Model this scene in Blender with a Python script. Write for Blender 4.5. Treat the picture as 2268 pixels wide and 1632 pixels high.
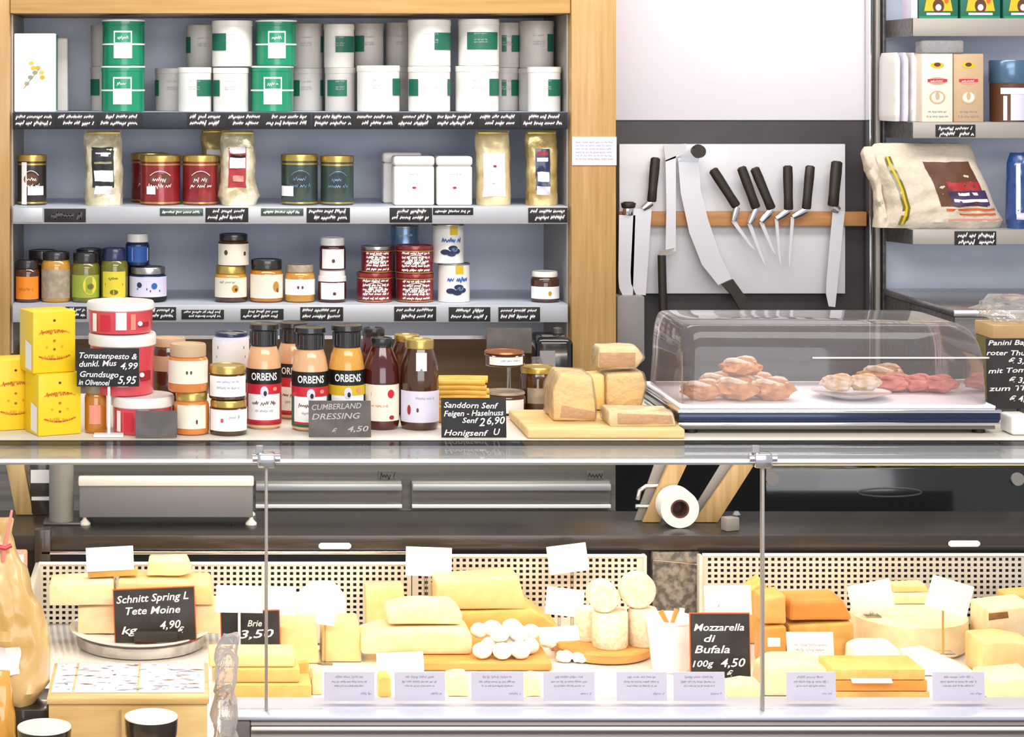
import bpy, bmesh, math, random
from mathutils import Vector, Matrix, noise
R = math.radians
sc = bpy.context.scene
for o in list(bpy.data.objects): bpy.data.objects.remove(o)
COL = sc.collection
# ---- camera: level view of a shop counter, frame cropped out of a wider view (lens shift)
F, CX, CY, ZC = 4700.0, 422.0, 170.0, 1.815
cam = bpy.data.cameras.new('camera'); co = bpy.data.objects.new('camera', cam); COL.objects.link(co)
co.location = (0, 0, ZC); co.rotation_euler = (R(90), 0, 0)
cam.sensor_width = 36; cam.lens = F/2268*36
cam.shift_x = (1134-CX)/2268; cam.shift_y = -(816-CY)/2268
cam.clip_end = 50; sc.camera = co
def X(px, Y): return (px-CX)*Y/F
def Z(py, Y): return ZC-(py-CY)*Y/F
# ---- world, lamps, exposure
sc.view_settings.view_transform = 'Standard'; sc.view_settings.look = 'None'
sc.view_settings.exposure = 0.0; sc.view_settings.gamma = 1; sc.view_settings.use_curve_mapping = False
w = bpy.data.worlds.new('shop_air'); sc.world = w; w.use_nodes = True
w.node_tree.nodes['Background'].inputs[0].default_value = (0.93, 0.95, 1.0, 1)
w.node_tree.nodes['Background'].inputs[1].default_value = 0.58
def area(name, loc, rot, sx, sy, power, col):
    l = bpy.data.lights.new(name, 'AREA'); l.shape = 'RECTANGLE'; l.size = sx; l.size_y = sy
    l.energy = power; l.color = col
    o = bpy.data.objects.new(name, l); COL.objects.link(o); o.location = loc; o.rotation_euler = rot
    return o
area('ceiling_lamp_front', (0.9, 1.6, 3.0), (R(38), 0, 0), 3.6, 1.0, 82, (1, .96, .9))
area('ceiling_lamp_aisle', (0.9, 4.75, 3.05), (R(12), 0, 0), 3.4, 0.5, 62, (1, .97, .93))
area('front_fill_light', (0.8, -2.2, 1.75), (R(90), 0, 0), 4.4, 1.9, 105, (.93, .96, 1))  # invented cool fill behind the camera, added to brighten the shelf interiors
area('case_lamp', (0.75, 3.93, 1.12), (R(14), 0, 0), 2.3, 0.06, 13, (1, .87, .69))
area('case_lamp', (0.75, 4.36, 1.12), (R(-4), 0, 0), 2.3, 0.05, 7.5, (1, .87, .69))

# ---- materials
MATS = {}
def hexc(h):
    h = h.lstrip('#'); c = [int(h[i:i+2], 16)/255 for i in (0, 2, 4)]
    return tuple(x/12.92 if x <= .04045 else ((x+.055)/1.055)**2.4 for x in c)+(1,)
def M(name, h, rough=.5, metal=0, coat=0, nz=None, bump=0, sss=0, stretch=(1, 1, 1)):
    m = bpy.data.materials.new(name); m.use_nodes = True; nt = m.node_tree; b = nt.nodes['Principled BSDF']
    b.inputs['Base Color'].default_value = hexc(h); b.inputs['Roughness'].default_value = rough
    b.inputs['Metallic'].default_value = metal; b.inputs['Coat Weight'].default_value = coat
    if coat: b.inputs['Coat Roughness'].default_value = .06
    if sss: b.inputs['Subsurface Weight'].default_value = sss; b.inputs['Subsurface Scale'].default_value = .006
    if nz or bump:
        tc = nt.nodes.new('ShaderNodeTexCoord'); mp = nt.nodes.new('ShaderNodeMapping'); mp.inputs['Scale'].default_value = stretch
        n = nt.nodes.new('ShaderNodeTexNoise'); n.inputs['Scale'].default_value = nz[0] if nz else 30; n.inputs['Detail'].default_value = 5
        nt.links.new(tc.outputs['Object'], mp.inputs[0]); nt.links.new(mp.outputs[0], n.inputs['Vector'])
        if nz:
            r = nt.nodes.new('ShaderNodeValToRGB'); r.color_ramp.elements[0].color = hexc(nz[1]); r.color_ramp.elements[1].color = hexc(h)
            r.color_ramp.elements[0].position = nz[2] if len(nz) > 2 else .35; r.color_ramp.elements[1].position = nz[3] if len(nz) > 3 else .6
            nt.links.new(n.outputs['Fac'], r.inputs[0]); nt.links.new(r.outputs[0], b.inputs['Base Color'])
        if bump:
            bp = nt.nodes.new('ShaderNodeBump'); bp.inputs['Strength'].default_value = bump; bp.inputs['Distance'].default_value = .01
            nt.links.new(n.outputs['Fac'], bp.inputs['Height']); nt.links.new(bp.outputs[0], b.inputs['Normal'])
    MATS[name] = m; return m
def GL(name, tint, refl=.5, rough=.02, bump=0, haze=0):
    m = bpy.data.materials.new(name); m.use_nodes = True; nt = m.node_tree; nt.nodes.remove(nt.nodes['Principled BSDF'])
    out = nt.nodes['Material Output']; tr = nt.nodes.new('ShaderNodeBsdfTransparent'); gl = nt.nodes.new('ShaderNodeBsdfGlossy')
    tr.inputs[0].default_value = hexc(tint); gl.inputs['Roughness'].default_value = rough
    fr = nt.nodes.new('ShaderNodeFresnel'); fr.inputs[0].default_value = 1.45
    mu = nt.nodes.new('ShaderNodeMath'); mu.operation = 'MULTIPLY'; mu.inputs[1].default_value = refl
    nt.links.new(fr.outputs[0], mu.inputs[0]); mx = nt.nodes.new('ShaderNodeMixShader')
    nt.links.new(mu.outputs[0], mx.inputs[0]); nt.links.new(tr.outputs[0], mx.inputs[1]); nt.links.new(gl.outputs[0], mx.inputs[2])
    last = mx
    if haze:
        df = nt.nodes.new('ShaderNodeBsdfDiffuse'); df.inputs[0].default_value = (.9, .88, .88, 1)
        m2 = nt.nodes.new('ShaderNodeMixShader'); m2.inputs[0].default_value = haze
        nt.links.new(mx.outputs[0], m2.inputs[1]); nt.links.new(df.outputs[0], m2.inputs[2]); last = m2
    if bump:
        n = nt.nodes.new('ShaderNodeTexNoise'); n.inputs['Scale'].default_value = 60; n.inputs['Detail'].default_value = 3
        bp = nt.nodes.new('ShaderNodeBump'); bp.inputs['Strength'].default_value = bump; bp.inputs['Distance'].default_value = .02
        tc = nt.nodes.new('ShaderNodeTexCoord'); nt.links.new(tc.outputs['Object'], n.inputs['Vector'])
        nt.links.new(n.outputs['Fac'], bp.inputs['Height']); nt.links.new(bp.outputs[0], gl.inputs['Normal']); nt.links.new(bp.outputs[0], fr.inputs['Normal'])
    nt.links.new(last.outputs[0], out.inputs[0]); MATS[name] = m
M('oak', 'c09a62', .45, coat=.2, nz=(6, 'ae8549', .3, .7), stretch=(14, 14, .7))
M('oakh', 'caa266', .45, coat=.2, nz=(6, 'b98e50', .3, .7), stretch=(.7, 14, 14))
M('shelfblue', 'ccd3e3', .4, .05, nz=(3, 'bcc5d8'))
M('shelfgrey', 'b9bbc0', .35, .3)
M('lidblue', '55738f', .25, .4, coat=.3); M('shelfwarm', 'a39b93', .4, .2)
M('navy', '1c2534', .5); M('black', '100f10', .5); M('blackgloss', '0d0c0c', .12, coat=.5)
M('chalk', '1d1b1d', .75, nz=(25, '2b292c')); M('slate', '55504f', .8, nz=(20, '6a6463'))
M('chalkline', 'f4f3f0', .9); M('chalkdim', 'b5aeaa', .9)
M('ink', '5b5a66', .8); M('inkdim', 'a9a8b6', .8); M('white', 'f3f2f0', .55); M('paper', 'f7f6f4', .8)
M('card', 'dbd6ea', .6); M('ledge', 'bfc3d8', .3, .3); M('bumper', '7f7671', .35, .5); M('endcap', '6b6061', .45); M('bcgrey', '8a8782', .3, .3, nz=(3, '6f6c67'), stretch=(.3, 20, 20)); M('bcdark', '4f4b4b', .35, .2); M('ledgedark', '3c3733', .3, .3, nz=(4, '302b28'), stretch=(.3, 12, 12)); M('scalegrey', '7c7b80', .5); M('cream', 'efe6d3', .45); M('creamtin', 'e9e6e0', .38, coat=.15)
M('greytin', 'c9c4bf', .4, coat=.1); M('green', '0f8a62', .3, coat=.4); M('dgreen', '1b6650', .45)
M('steel', 'b9b6b4', .28, .9, nz=(4, 'a5a2a0'), stretch=(.3, 20, 20)); M('chrome', 'e6e6e8', .12, 1)
M('dsteel', '65615e', .35, .4, nz=(3, '4a4746'), stretch=(.3, 20, 20))
M('gold', 'c9a24a', .3, .8); M('goldfoil', 'e2cb90', .3, .5, nz=(18, 'ae9350', .35, .6), bump=.5)
M('silverfoil', 'efe6cb', .28, .45, nz=(22, 'bfae7c', .3, .6), bump=.5)
M('palegold', 'e3d3a6', .4, .3, nz=(14, 'c7b078'), bump=.3)
M('redtin', '9c2f34', .25, .3, coat=.5, nz=(30, '8a2328')); M('darkbrown', '2f2620', .3, coat=.4)
M('dgrntin', '44564f', .25, .4, coat=.4); M('redlabel', 'a3262e', .5); M('red', 'cf2436', .4, coat=.3); M('pinkred', 'd94a55', .35, coat=.4)
M('bluelid', '2b4a86', .25, coat=.5); M('darkblue', '1c2b52', .3, coat=.5); M('blue', '2f62b5', .5); M('steelblue', '7f9fc0', .25, .5)
M('orange', 'f08a1d', .45); M('amber', 'b9761f', .12, coat=.8); M('honey', 'c78e34', .12, coat=.8); M('brownglass', '4a2a16', .1, coat=.8)
M('darkred', '4d1313', .1, coat=.8); M('olive', '6d6a1f', .15, coat=.8); M('yellowlab', 'e2cf3c', .5); M('greenlab', '9aa83a', .5)
M('taupe', '9c8c77', .5, nz=(60, 'b3a48e')); M('yellow', 'f3cc18', .45, coat=.15); M('yellowdeep', 'dba21a', .5); M('rust', 'cf5a1e', .6)
M('peach', 'e9bc8f', .18, coat=.7, nz=(8, 'e2a878')); M('peachy', 'e3a94e', .18, coat=.7, nz=(8, 'd8993a'))
M('capblack', '262323', .3, coat=.4); M('lime', 'd8b51e', .5)
M('counter', 'd9d2c6', .4); M('darkwall', '3b3638', .55, nz=(6, '332f31')); M('whiteboard', 'd3d2d6', .3, coat=.2)
M('wallwhite', 'dedae2', .7); M('floor', '7d7470', .6, nz=(5, '6b6460')); M('ceil', 'e9e7e4', .9)
M('handle', '2a2219', .45); M('blade', 'd9d6da', .28, .45); M('railwood', 'b98450', .5, nz=(5, 'a46f3d'), stretch=(1, 10, 10))
M('burlap', 'd8cbb8', .8, nz=(90, 'd0c3af'), bump=.25); M('plastgrey', '8d8987', .4); M('purple', '3d2b52', .5); M('brownlab', '5d3520', .5)
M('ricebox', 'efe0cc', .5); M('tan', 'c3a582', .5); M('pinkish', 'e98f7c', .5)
M('boardwood', 'd59a52', .5, nz=(5, 'c4813a'), stretch=(1, 8, 8)); M('paleboard', 'e6c88d', .5, nz=(5, 'd8b374'), stretch=(1, 8, 8))
M('parmesan', 'f8d892', .45, nz=(9, 'f4cb78')); M('parmrind', 'd8a868', .55, nz=(50, 'c8945a')); M('parmpale', 'f6e4b4', .5, nz=(30, 'f0d79a'))
M('cheese', 'eccf97', .42, nz=(40, 'e6c283', .3, .7)); M('cheesew', 'f1deba', .45, nz=(40, 'e9cd9d', .3, .7)); M('cheesey', 'e6b76c', .4, nz=(40, 'dca656', .3, .7))
M('cheeseo', 'de9a48', .4, nz=(10, 'd08838')); M('rind', 'd0a658', .6, nz=(30, 'bd8d42')); M('goat', 'f3e8d8', .7, nz=(110, 'e2cda9', .35, .65), bump=.3)
M('mozz', 'f8f5ec', .3, sss=.15); M('brownrind', '9b6a35', .7, nz=(40, '7d5229')); M('perf', 'dcd6cc', .4, .2); M('speck', '8d867c', .6, nz=(70, '55504a', .4, .6), bump=.4)
M('pastry', 'dda267', .6, nz=(45, 'bd7a3c', .4, .62), bump=.5); M('icing', 'f0e6d6', .6, nz=(50, 'd9b27a')); M('ham', 'd98d80', .5, nz=(30, 'bd6a5c'))
M('plate', 'f2f1f2', .15, coat=.5); M('tray', 'f8f7fb', .4); M('trayblue', '24334f', .25, .6, coat=.4)
M('kraft', 'b99a6b', .6); M('cratewood', 'e2c083', .55, nz=(5, 'd2a964'), stretch=(1, 9, 9)); M('oliveb', '6a6138', .6)
M('brownpanel', '8a6a48', .6, nz=(5, '7a5c3c'), stretch=(.6, 8, 8)); M('core', '5a3322', .7); M('woodpost', 'c4a572', .5, nz=(6, 'b08f5c'), stretch=(12, 12, .8))
M('lidgold', 'c9ab5e', .28, .7); M('lidwhite', 'ece9e4', .35, coat=.3); M('lidcopper', 'b5754c', .28, .7); M('spread', 'd7823a', .3, coat=.4)
M('celloamber', 'e2c084', .3, 0, coat=.4, nz=(9, 'cfa458', .3, .62), bump=.4); M('breadstick', 'e6bf55', .5, nz=(20, 'd8a83a'))
GL('glass', 'fbfbfa', .3); GL('dome', 'f1ebec', 1.0, .04, 0, .075); GL('film', 'fdfaf6', .7, .15, .5, .10); GL('crinkle', 'fdfaf6', .9, .2, .8, .22); GL('jarglass', 'f0efe8', .8, .05)

# ---- mesh builder
TXT = {}
class MB:
    def __init__(s): s.v = []; s.f = []; s.k = []; s.T = None; s.W = None
    def raw(s, vs, fs, mat):
        o = len(s.v)
        for v in vs:
            v = Vector(v)
            if s.W: v = Vector(s.W(v))
            if s.T: v = s.T @ v
            s.v.append(v[:])
        for f in fs: s.f.append([i+o for i in f]); s.k.append(mat)
    def bm(s, b, mat):
        b.verts.index_update()
        s.raw([v.co[:] for v in b.verts], [[v.index for v in f.verts] for f in b.faces], mat); b.free()
    def box(s, x0, x1, y0, y1, z0, z1, mat, b=0, seg=2):
        bm = bmesh.new(); bmesh.ops.create_cube(bm, size=1)
        for v in bm.verts: v.co = Vector(((x0+x1)/2+v.co.x*(x1-x0), (y0+y1)/2+v.co.y*(y1-y0), (z0+z1)/2+v.co.z*(z1-z0)))
        if b: bmesh.ops.bevel(bm, geom=bm.edges[:], offset=b, segments=seg, affect='EDGES', profile=.5)
        s.bm(bm, mat); return s
    def hull(s, pts, mat, b=0, seg=2, jit=0, seed=0):
        bm = bmesh.new()
        for p in pts: bm.verts.new(p)
        bmesh.ops.convex_hull(bm, input=bm.verts[:])
        bmesh.ops.dissolve_limit(bm, angle_limit=R(4), verts=bm.verts[:], edges=bm.edges[:])
        if b: bmesh.ops.bevel(bm, geom=bm.edges[:], offset=b, segments=seg, affect='EDGES', profile=.5)
        if jit:
            bmesh.ops.triangulate(bm, faces=bm.faces[:])
            bmesh.ops.subdivide_edges(bm, edges=bm.edges[:], cuts=2, use_grid_fill=True)
            zm = min(v.co.z for v in bm.verts)
            for v in bm.verts: v.co += jit*noise.noise_vector(v.co*45+Vector((seed*3.1, seed, 0))); v.co.z = max(v.co.z, zm)
        s.bm(bm, mat); return s
    def slab(s, poly, y0, y1, mat, b=0, jit=0, tap=1.0, seed=0):
        cx = sum(p[0] for p in poly)/len(poly)
        pts = [(x, y0, z) for x, z in poly]+[(cx+(x-cx)*tap, y1, z) for x, z in poly]
        return s.hull(pts, mat, b, 2, jit, seed)
    def prism(s, poly, y0, y1, mat):
        n = len(poly); vs = [(x, y0, z) for x, z in poly]+[(x, y1, z) for x, z in poly]
        s.raw(vs, [list(range(n)), list(range(2*n-1, n-1, -1))]+[[i, i+n, (i+1) % n+n, (i+1) % n] for i in range(n)], mat); return s
    def lathe(s, prof, mat, seg=28, x=0, y=0, sq=0):
        vs = []; fs = []; ms = []
        for p in prof:
            for i in range(seg):
                a = 2*math.pi*i/seg; c, n = math.cos(a), math.sin(a); k = 1
                if sq: k = (abs(c)**sq+abs(n)**sq)**(-1/sq)
                vs.append((x+p[0]*c*k, y+p[0]*n*k, p[1]))
        o = len(s.v); s.raw(vs, [], mat)
        for j in range(len(prof)-1):
            m = prof[j+1][2] if len(prof[j+1]) > 2 else mat
            for i in range(seg): s.f.append([o+j*seg+i, o+j*seg+(i+1) % seg, o+(j+1)*seg+(i+1) % seg, o+(j+1)*seg+i]); s.k.append(m)
        s.f.append([o+i for i in range(seg)][::-1]); s.k.append(mat)
        s.f.append([o+(len(prof)-1)*seg+i for i in range(seg)]); s.k.append(prof[-1][2] if len(prof[-1]) > 2 else mat); return s
    def patch(s, r, x0, x1, z0, z1, mat, n=8, e=.0006):
        # piece of a cylinder wall facing the front, between two side offsets
        c = lambda q: math.asin(max(-.999, min(.999, q/r)))
        a0, a1 = c(x0), c(x1); rr = r+e; vs = []; fs = []
        for i in range(n+1):
            a = a0+(a1-a0)*i/n; vs += [(rr*math.sin(a), -rr*math.cos(a), z0), (rr*math.sin(a), -rr*math.cos(a), z1)]
        for i in range(n): fs.append([2*i, 2*i+2, 2*i+3, 2*i+1])
        s.raw(vs, fs, mat); return s
    def rect(s, x0, x1, z0, z1, y, mat): s.raw([(x0, y, z0), (x1, y, z0), (x1, y, z1), (x0, y, z1)], [[0, 1, 2, 3]], mat); return s
    def disc(s, x, z, rx, rz, y, mat, n=18):
        s.raw([(x+rx*math.cos(2*math.pi*i/n), y, z+rz*math.sin(2*math.pi*i/n)) for i in range(n)], [list(range(n))], mat); return s
    def line(s, pts, w, y, mat):
        for (x0, z0), (x1, z1) in zip(pts, pts[1:]):
            d = math.hypot(x1-x0, z1-z0) or 1e-6; nx, nz = -(z1-z0)/d*w/2, (x1-x0)/d*w/2; ex, ez = (x1-x0)/d*w*.35, (z1-z0)/d*w*.35
            s.raw([(x0-ex-nx, y, z0-ez-nz), (x1+ex-nx, y, z1+ez-nz), (x1+ex+nx, y, z1+ez+nz), (x0-ex+nx, y, z0-ez+nz)], [[0, 1, 2, 3]], mat)
        return s
    def scrib(s, x0, x1, z, h, y, mat, seed=0, w=None, gap=.35):
        # a line of joined-up handwriting
        r = random.Random(seed); w = w or h*.2; x = x0
        while x < x1-h*.4:
            n = r.randint(3, 7); pts = []; xx = x
            for i in range(n*2):
                if xx > x1: break
                up = i % 2; t = h*(r.uniform(.55, .75) if r.random() < .7 else r.uniform(.9, 1.1)) if up else h*(r.uniform(-.05, .1) if r.random() < .8 else -.35)
                pts.append((xx, z+t)); xx += h*r.uniform(.2, .42)
            if len(pts) > 1: s.line(pts, w, y, mat)
            x = xx+h*gap
        return s
    def text(s, t, x, z, h, y, mat, shear=0, align='LEFT', fit=None, bold=0, rot=0):
        key = (t, shear, bold)
        if key not in TXT:
            c = bpy.data.curves.new('t', 'FONT'); c.body = t; c.shear = shear; c.offset = bold; c.resolution_u = 2; c.fill_mode = 'FRONT'
            o = bpy.data.objects.new('t', c); COL.objects.link(o); dg = bpy.context.evaluated_depsgraph_get()
            me = bpy.data.meshes.new_from_object(o.evaluated_get(dg))
            TXT[key] = ([v.co[:2] for v in me.vertices], [list(p.vertices) for p in me.polygons])
            bpy.data.objects.remove(o); bpy.data.curves.remove(c); bpy.data.meshes.remove(me)
        vs, fs = TXT[key]
        if not vs: return s
        xa, xb = min(v[0] for v in vs), max(v[0] for v in vs); k = h/.7; kx = k
        if fit: kx = fit/(xb-xa)
        off = {'LEFT': xa, 'CENTER': (xa+xb)/2, 'RIGHT': xb}[align]; ca, sa = math.cos(rot), math.sin(rot)
        s.raw([(x+(v[0]-off)*kx*ca-v[1]*k*sa, y, z+v[1]*k*ca+(v[0]-off)*kx*sa) for v in vs], fs, mat); return s
    def tube(s, pts, r, mat, seg=10, sy=1):
        n = len(pts); pts = [Vector(p) for p in pts]; vs = []; fs = []
        rs = r if isinstance(r, (list, tuple)) else [r]*n
        for i, p in enumerate(pts):
            d = (pts[min(i+1, n-1)]-pts[max(i-1, 0)]).normalized(); u = d.cross(Vector((0, 1, 0)))
            if u.length < .05: u = d.cross(Vector((1, 0, 0)))
            u.normalize(); v = d.cross(u)
            for j in range(seg):
                a = 2*math.pi*j/seg; vs.append(p+u*math.cos(a)*rs[i]+v*math.sin(a)*rs[i]*sy)
        for i in range(n-1):
            for j in range(seg): fs.append([i*seg+j, i*seg+(j+1) % seg, (i+1)*seg+(j+1) % seg, (i+1)*seg+j])
        fs += [list(range(seg))[::-1], [(n-1)*seg+j for j in range(seg)]]
        s.raw(vs, fs, mat); return s
    def ball(s, c, rx, ry, rz, mat, jit=0, seed=0, sub=3):
        bm = bmesh.new(); bmesh.ops.create_icosphere(bm, subdivisions=sub, radius=1)
        for v in bm.verts:
            n = 1+jit*noise.noise(v.co*2.3+Vector((seed*7.7, seed*1.3, 0)))
            v.co = Vector((c[0]+v.co.x*rx*n, c[1]+v.co.y*ry*n, c[2]+max(-1, v.co.z*n)*rz))
        s.bm(bm, mat); return s
    def pillow(s, prof, mat, wr=0, seed=0, n=14, rect=None, e=0):
        # sack shape: prof = (z, xl, xr, depth) from bottom to top; rect = (u0,u1,z0,z1) makes a label lying on its front
        def at(z):
            for a, b in zip(prof, prof[1:]):
                if z <= b[0]+1e-9:
                    t = (z-a[0])/((b[0]-a[0]) or 1); return [a[i]+(b[i]-a[i])*t for i in (1, 2, 3)]
            return prof[-1][1:4]
        def P(u, z, sd):
            xl, xr, d = at(z); x = xl+(xr-xl)*(u+1)/2; y = sd*d*math.sqrt(max(0, 1-u**4))
            nn = wr*noise.noise(Vector((x*26+seed*3.7, z*30, sd*2+seed)))+wr*.6*noise.noise(Vector((x*70, z*60+seed, sd)))
            return (x+nn*.4, y+nn*(1-u**6)+(-e if sd < 0 else e), max(prof[0][0]+.0002, z+nn*.3) if z > prof[0][0] else z)
        if rect:
            u0, u1, z0, z1 = rect; k = 8
            vs = [P(u0+(u1-u0)*i/k, z0+(z1-z0)*j/k, -1) for j in range(k+1) for i in range(k+1)]
            fs = [[j*(k+1)+i, j*(k+1)+i+1, (j+1)*(k+1)+i+1, (j+1)*(k+1)+i] for j in range(k) for i in range(k)]
            s.raw(vs, fs, mat); return s
        m = 24; z0, z1 = prof[0][0], prof[-1][0]; vs = []; fs = []; ring = 2*n
        for j in range(m+1):
            z = z0+(z1-z0)*j/m
            for i in range(n): vs.append(P(-1+2*i/n, z, -1))
            for i in range(n): vs.append(P(1-2*i/n, z, 1))
        for j in range(m):
            for i in range(ring): fs.append([j*ring+i, j*ring+(i+1) % ring, (j+1)*ring+(i+1) % ring, (j+1)*ring+i])
        fs += [list(range(ring))[::-1], [m*ring+i for i in range(ring)]]
        s.raw(vs, fs, mat); return s
    def obj(s, name, parent=None, flat=False, **pr):
        me = bpy.data.meshes.new(name); me.from_pydata(s.v, [], s.f)
        ms = []
        for k in s.k:
            if k not in ms: ms.append(k)
        for k in ms: me.materials.append(MATS[k])
        me.polygons.foreach_set('material_index', [ms.index(k) for k in s.k])
        me.polygons.foreach_set('use_smooth', [not flat]*len(s.f)); me.update()
        if not flat: me.set_sharp_from_angle(angle=R(38))
        o = bpy.data.objects.new(name, me); COL.objects.link(o)
        if parent: o.parent = parent
        for a, b in pr.items(): o[a] = b
        return o
def thing(name, label, cat, loc=(0, 0, 0), rz=0, group=None):
    o = bpy.data.objects.new(name, None); COL.objects.link(o); o.location = loc; o.rotation_euler = (0, 0, rz); o.empty_display_size = .05
    o['label'] = label; o['category'] = cat
    if group: o['group'] = group
    return o
def solo(mb, name, label, cat, loc=(0, 0, 0), group=None, rot=(0, 0, 0), flat=False):
    o = mb.obj(name, None, flat, label=label, category=cat); o.location = loc; o.rotation_euler = rot
    if group: o['group'] = group
    return o
def struct(mb, name):
    return mb.obj(name, None, True, kind='structure')
# ================= SETTING =================
XL, XR = X(-220, 5.7), X(2560, 5.7)
struct(MB().box(XL-.6, XR+.6, 6.15, 6.25, 0, 3.3, 'wallwhite'), 'wall_back')
struct(MB().box(XL-.6, XR+.6, 0.2, 6.25, -.06, 0, 'floor'), 'floor')
struct(MB().box(XL-.6, XR+.6, .2, 6.25, 3.3, 3.36, 'ceil'), 'ceiling')

# ---- oak shelf unit
YF, YB = 5.70, 6.10
ZS = [Z(248, YF), Z(457, YF), Z(674, YF)]
LIP = [(248, 286), (457, 496), (674, 714)]
su = thing('shelf_unit', 'tall oak framed shelf unit with blue grey shelves full of tins and jars', 'shelf', (0, 0, 0))
x0, x1, x2 = X(-80, YF), X(22, YF), X(1264, YF); x3 = X(1363, YF)
zt, zb = Z(30, YF), .92
MB().box(x0, x1, YF, YB+.02, zb, 2.6, 'oak', .003).obj('side_post', su)
MB().box(x2, x3, YF-.01, YB+.02, zb, 2.6, 'oak', .003).obj('side_post', su)
MB().box(x1+.001, x2-.001, YF-.004, YB+.02, zt, 2.6, 'oakh', .003).obj('top_beam', su)
MB().box(x1+.001, x1+.006, YF+.03, YB, Z(745, YB), zt-.001, 'shelfwarm').obj('side_lining', su)
MB().box(x2-.006, x2-.001, YF+.03, YB, Z(745, YB), zt-.001, 'shelfwarm').obj('side_lining', su)
MB().box(x1+.001, x2-.001, YB, YB+.02, Z(742, YB), zt-.001, 'shelfblue').obj('back_panel', su)
MB().box(x1+.001, x2-.001, YB-.01, YB+.02, Z(750, YB), Z(742, YB), 'chrome').obj('edge_strip', su)
MB().box(x1+.001, x2-.001, YB, YB+.02, zb, Z(750, YB), 'brownpanel').obj('splash_board', su)
for i, (a, b) in enumerate(LIP):
    m = 'navy' if i == 0 else 'shelfgrey'
    mb = MB().box(x1+.007, x2-.007, YF+.012, YB-.001, ZS[i]-.012, ZS[i]-.0006, 'shelfblue')
    mb.box(x1+.007, x2-.007, YF+.003, YF+.012, Z(b, YF), ZS[i]-.0006, m, .001)
    mb.obj('shelf', su)
m = MB().box(-.0595, .0595, -.002, 0, -.038, .038, 'card')
for i in range(6): m.scrib(-.05, .05, .022-i*.009, .004, -.0024, 'inkdim', i+50, .0007)
solo(m, 'paper_notice', 'small printed white paper notice stuck to the oak post', 'notice', (X(1316, YF-.01), YF-.0105, Z(334, YF)))

# ---- chalk labels on the shelf fronts
def shelf_label(sh, a, b, t, u, seed, where, mat='chalk', ink='chalkline', lines=2, kind='black chalk shelf label'):
    Y = YF+.0025; w = (b-a)*Y/F; h = (u-t)*Y/F
    m = MB().box(-w/2, w/2, -.0015, 0, -h/2, h/2, mat, .0004)
    for k in range(lines):
        hh = h/(lines+.9); zz = h/2-(k+1)*h/(lines+.35)+h*.1
        off = 0 if (seed+k) % 3 else w*.12
        m.scrib(-w/2+w*.06+off, w/2-w*.08, zz, hh*.72, -.0018, ink, seed*7+k, hh*.2)
    solo(m, 'shelf_label', kind+' '+where, 'label', (X((a+b)/2, Y), Y, Z((t+u)/2, Y)), 'chalk labels on the shelf edges')
L1 = [(30, 122, 'under the white flower packet on the top shelf'), (124, 216, 'on the top shelf edge, just left of the green tins'), (218, 313, 'right below the left pair of green tins'),
      (416, 500, 'below the first white tins from the left on the top shelf'), (502, 582, 'on the top shelf edge, left of the second green tin pair'), (584, 688, 'right below the second pair of green tins'),
      (692, 784, 'below the grey tin with front green label on the top shelf'), (786, 876, 'below the white tin in the gap right of the grey tin'), (878, 962, 'below the two stacked white tins on the top shelf'),
      (964, 1056, 'on the top shelf edge between two white tin stacks'), (1058, 1152, 'below the right hand full white tin stack on the top shelf'), (1154, 1252, 'at the right end of the top shelf edge')]
for i, (a, b, s) in enumerate(L1): shelf_label(0, a, b, 251, 284, i+1, s)
shelf_label(0, 315, 414, 251, 284, 40, 'left blank on the top shelf edge right of the green tins', 'navy', lines=0, kind='dark blank shelf label')
shelf_label(1, 98, 190, 462, 492, 21, 'with faint writing below and left of the first gold coffee bag', 'chalk', 'slate', 1)
shelf_label(1, 30, 94, 460, 492, 22, 'at the left end of the second shelf edge', 'shelfgrey', lines=0, kind='plain pale shelf label')
shelf_label(1, 354, 450, 461, 478, 23, 'half high, right below the dark red tins', 'dgrntin', 'paper', 1)
shelf_label(1, 455, 550, 460, 492, 24, 'right below the gold bag with a red label')
shelf_label(1, 578, 672, 461, 478, 25, 'half high and teal, below the left dark green tin', 'dgrntin', 'paper', 1, 'teal chalk shelf label')
shelf_label(1, 679, 775, 460, 493, 26, 'below the right hand dark green tin')
shelf_label(1, 863, 957, 460, 493, 27, 'below the left white square canister')
shelf_label(1, 959, 1048, 460, 476, 28, 'half high, below the right white square canister', lines=1)
shelf_label(1, 1170, 1257, 460, 493, 29, 'at the right end of the second shelf edge')
for i, (a, b, t, u, s) in enumerate([(145, 192, 679, 706, 'partly behind the upper yellow box'), (325, 390, 680, 709, 'beside the red and white tub on the third shelf edge'), (402, 496, 686, 707, 'on bare shelf left of the honey jars'),
        (533, 628, 684, 708, 'below the single cream labelled honey jar'), (665, 760, 680, 711, 'below the cloth lidded jam jars'), (873, 966, 679, 711, 'below the right red tins'),
        (994, 1086, 680, 712, 'below the white cans with blue pictures'), (1104, 1196, 680, 712, 'below the empty end of the third shelf')]): shelf_label(2, a, b, t, u, 60+i, s)

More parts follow.
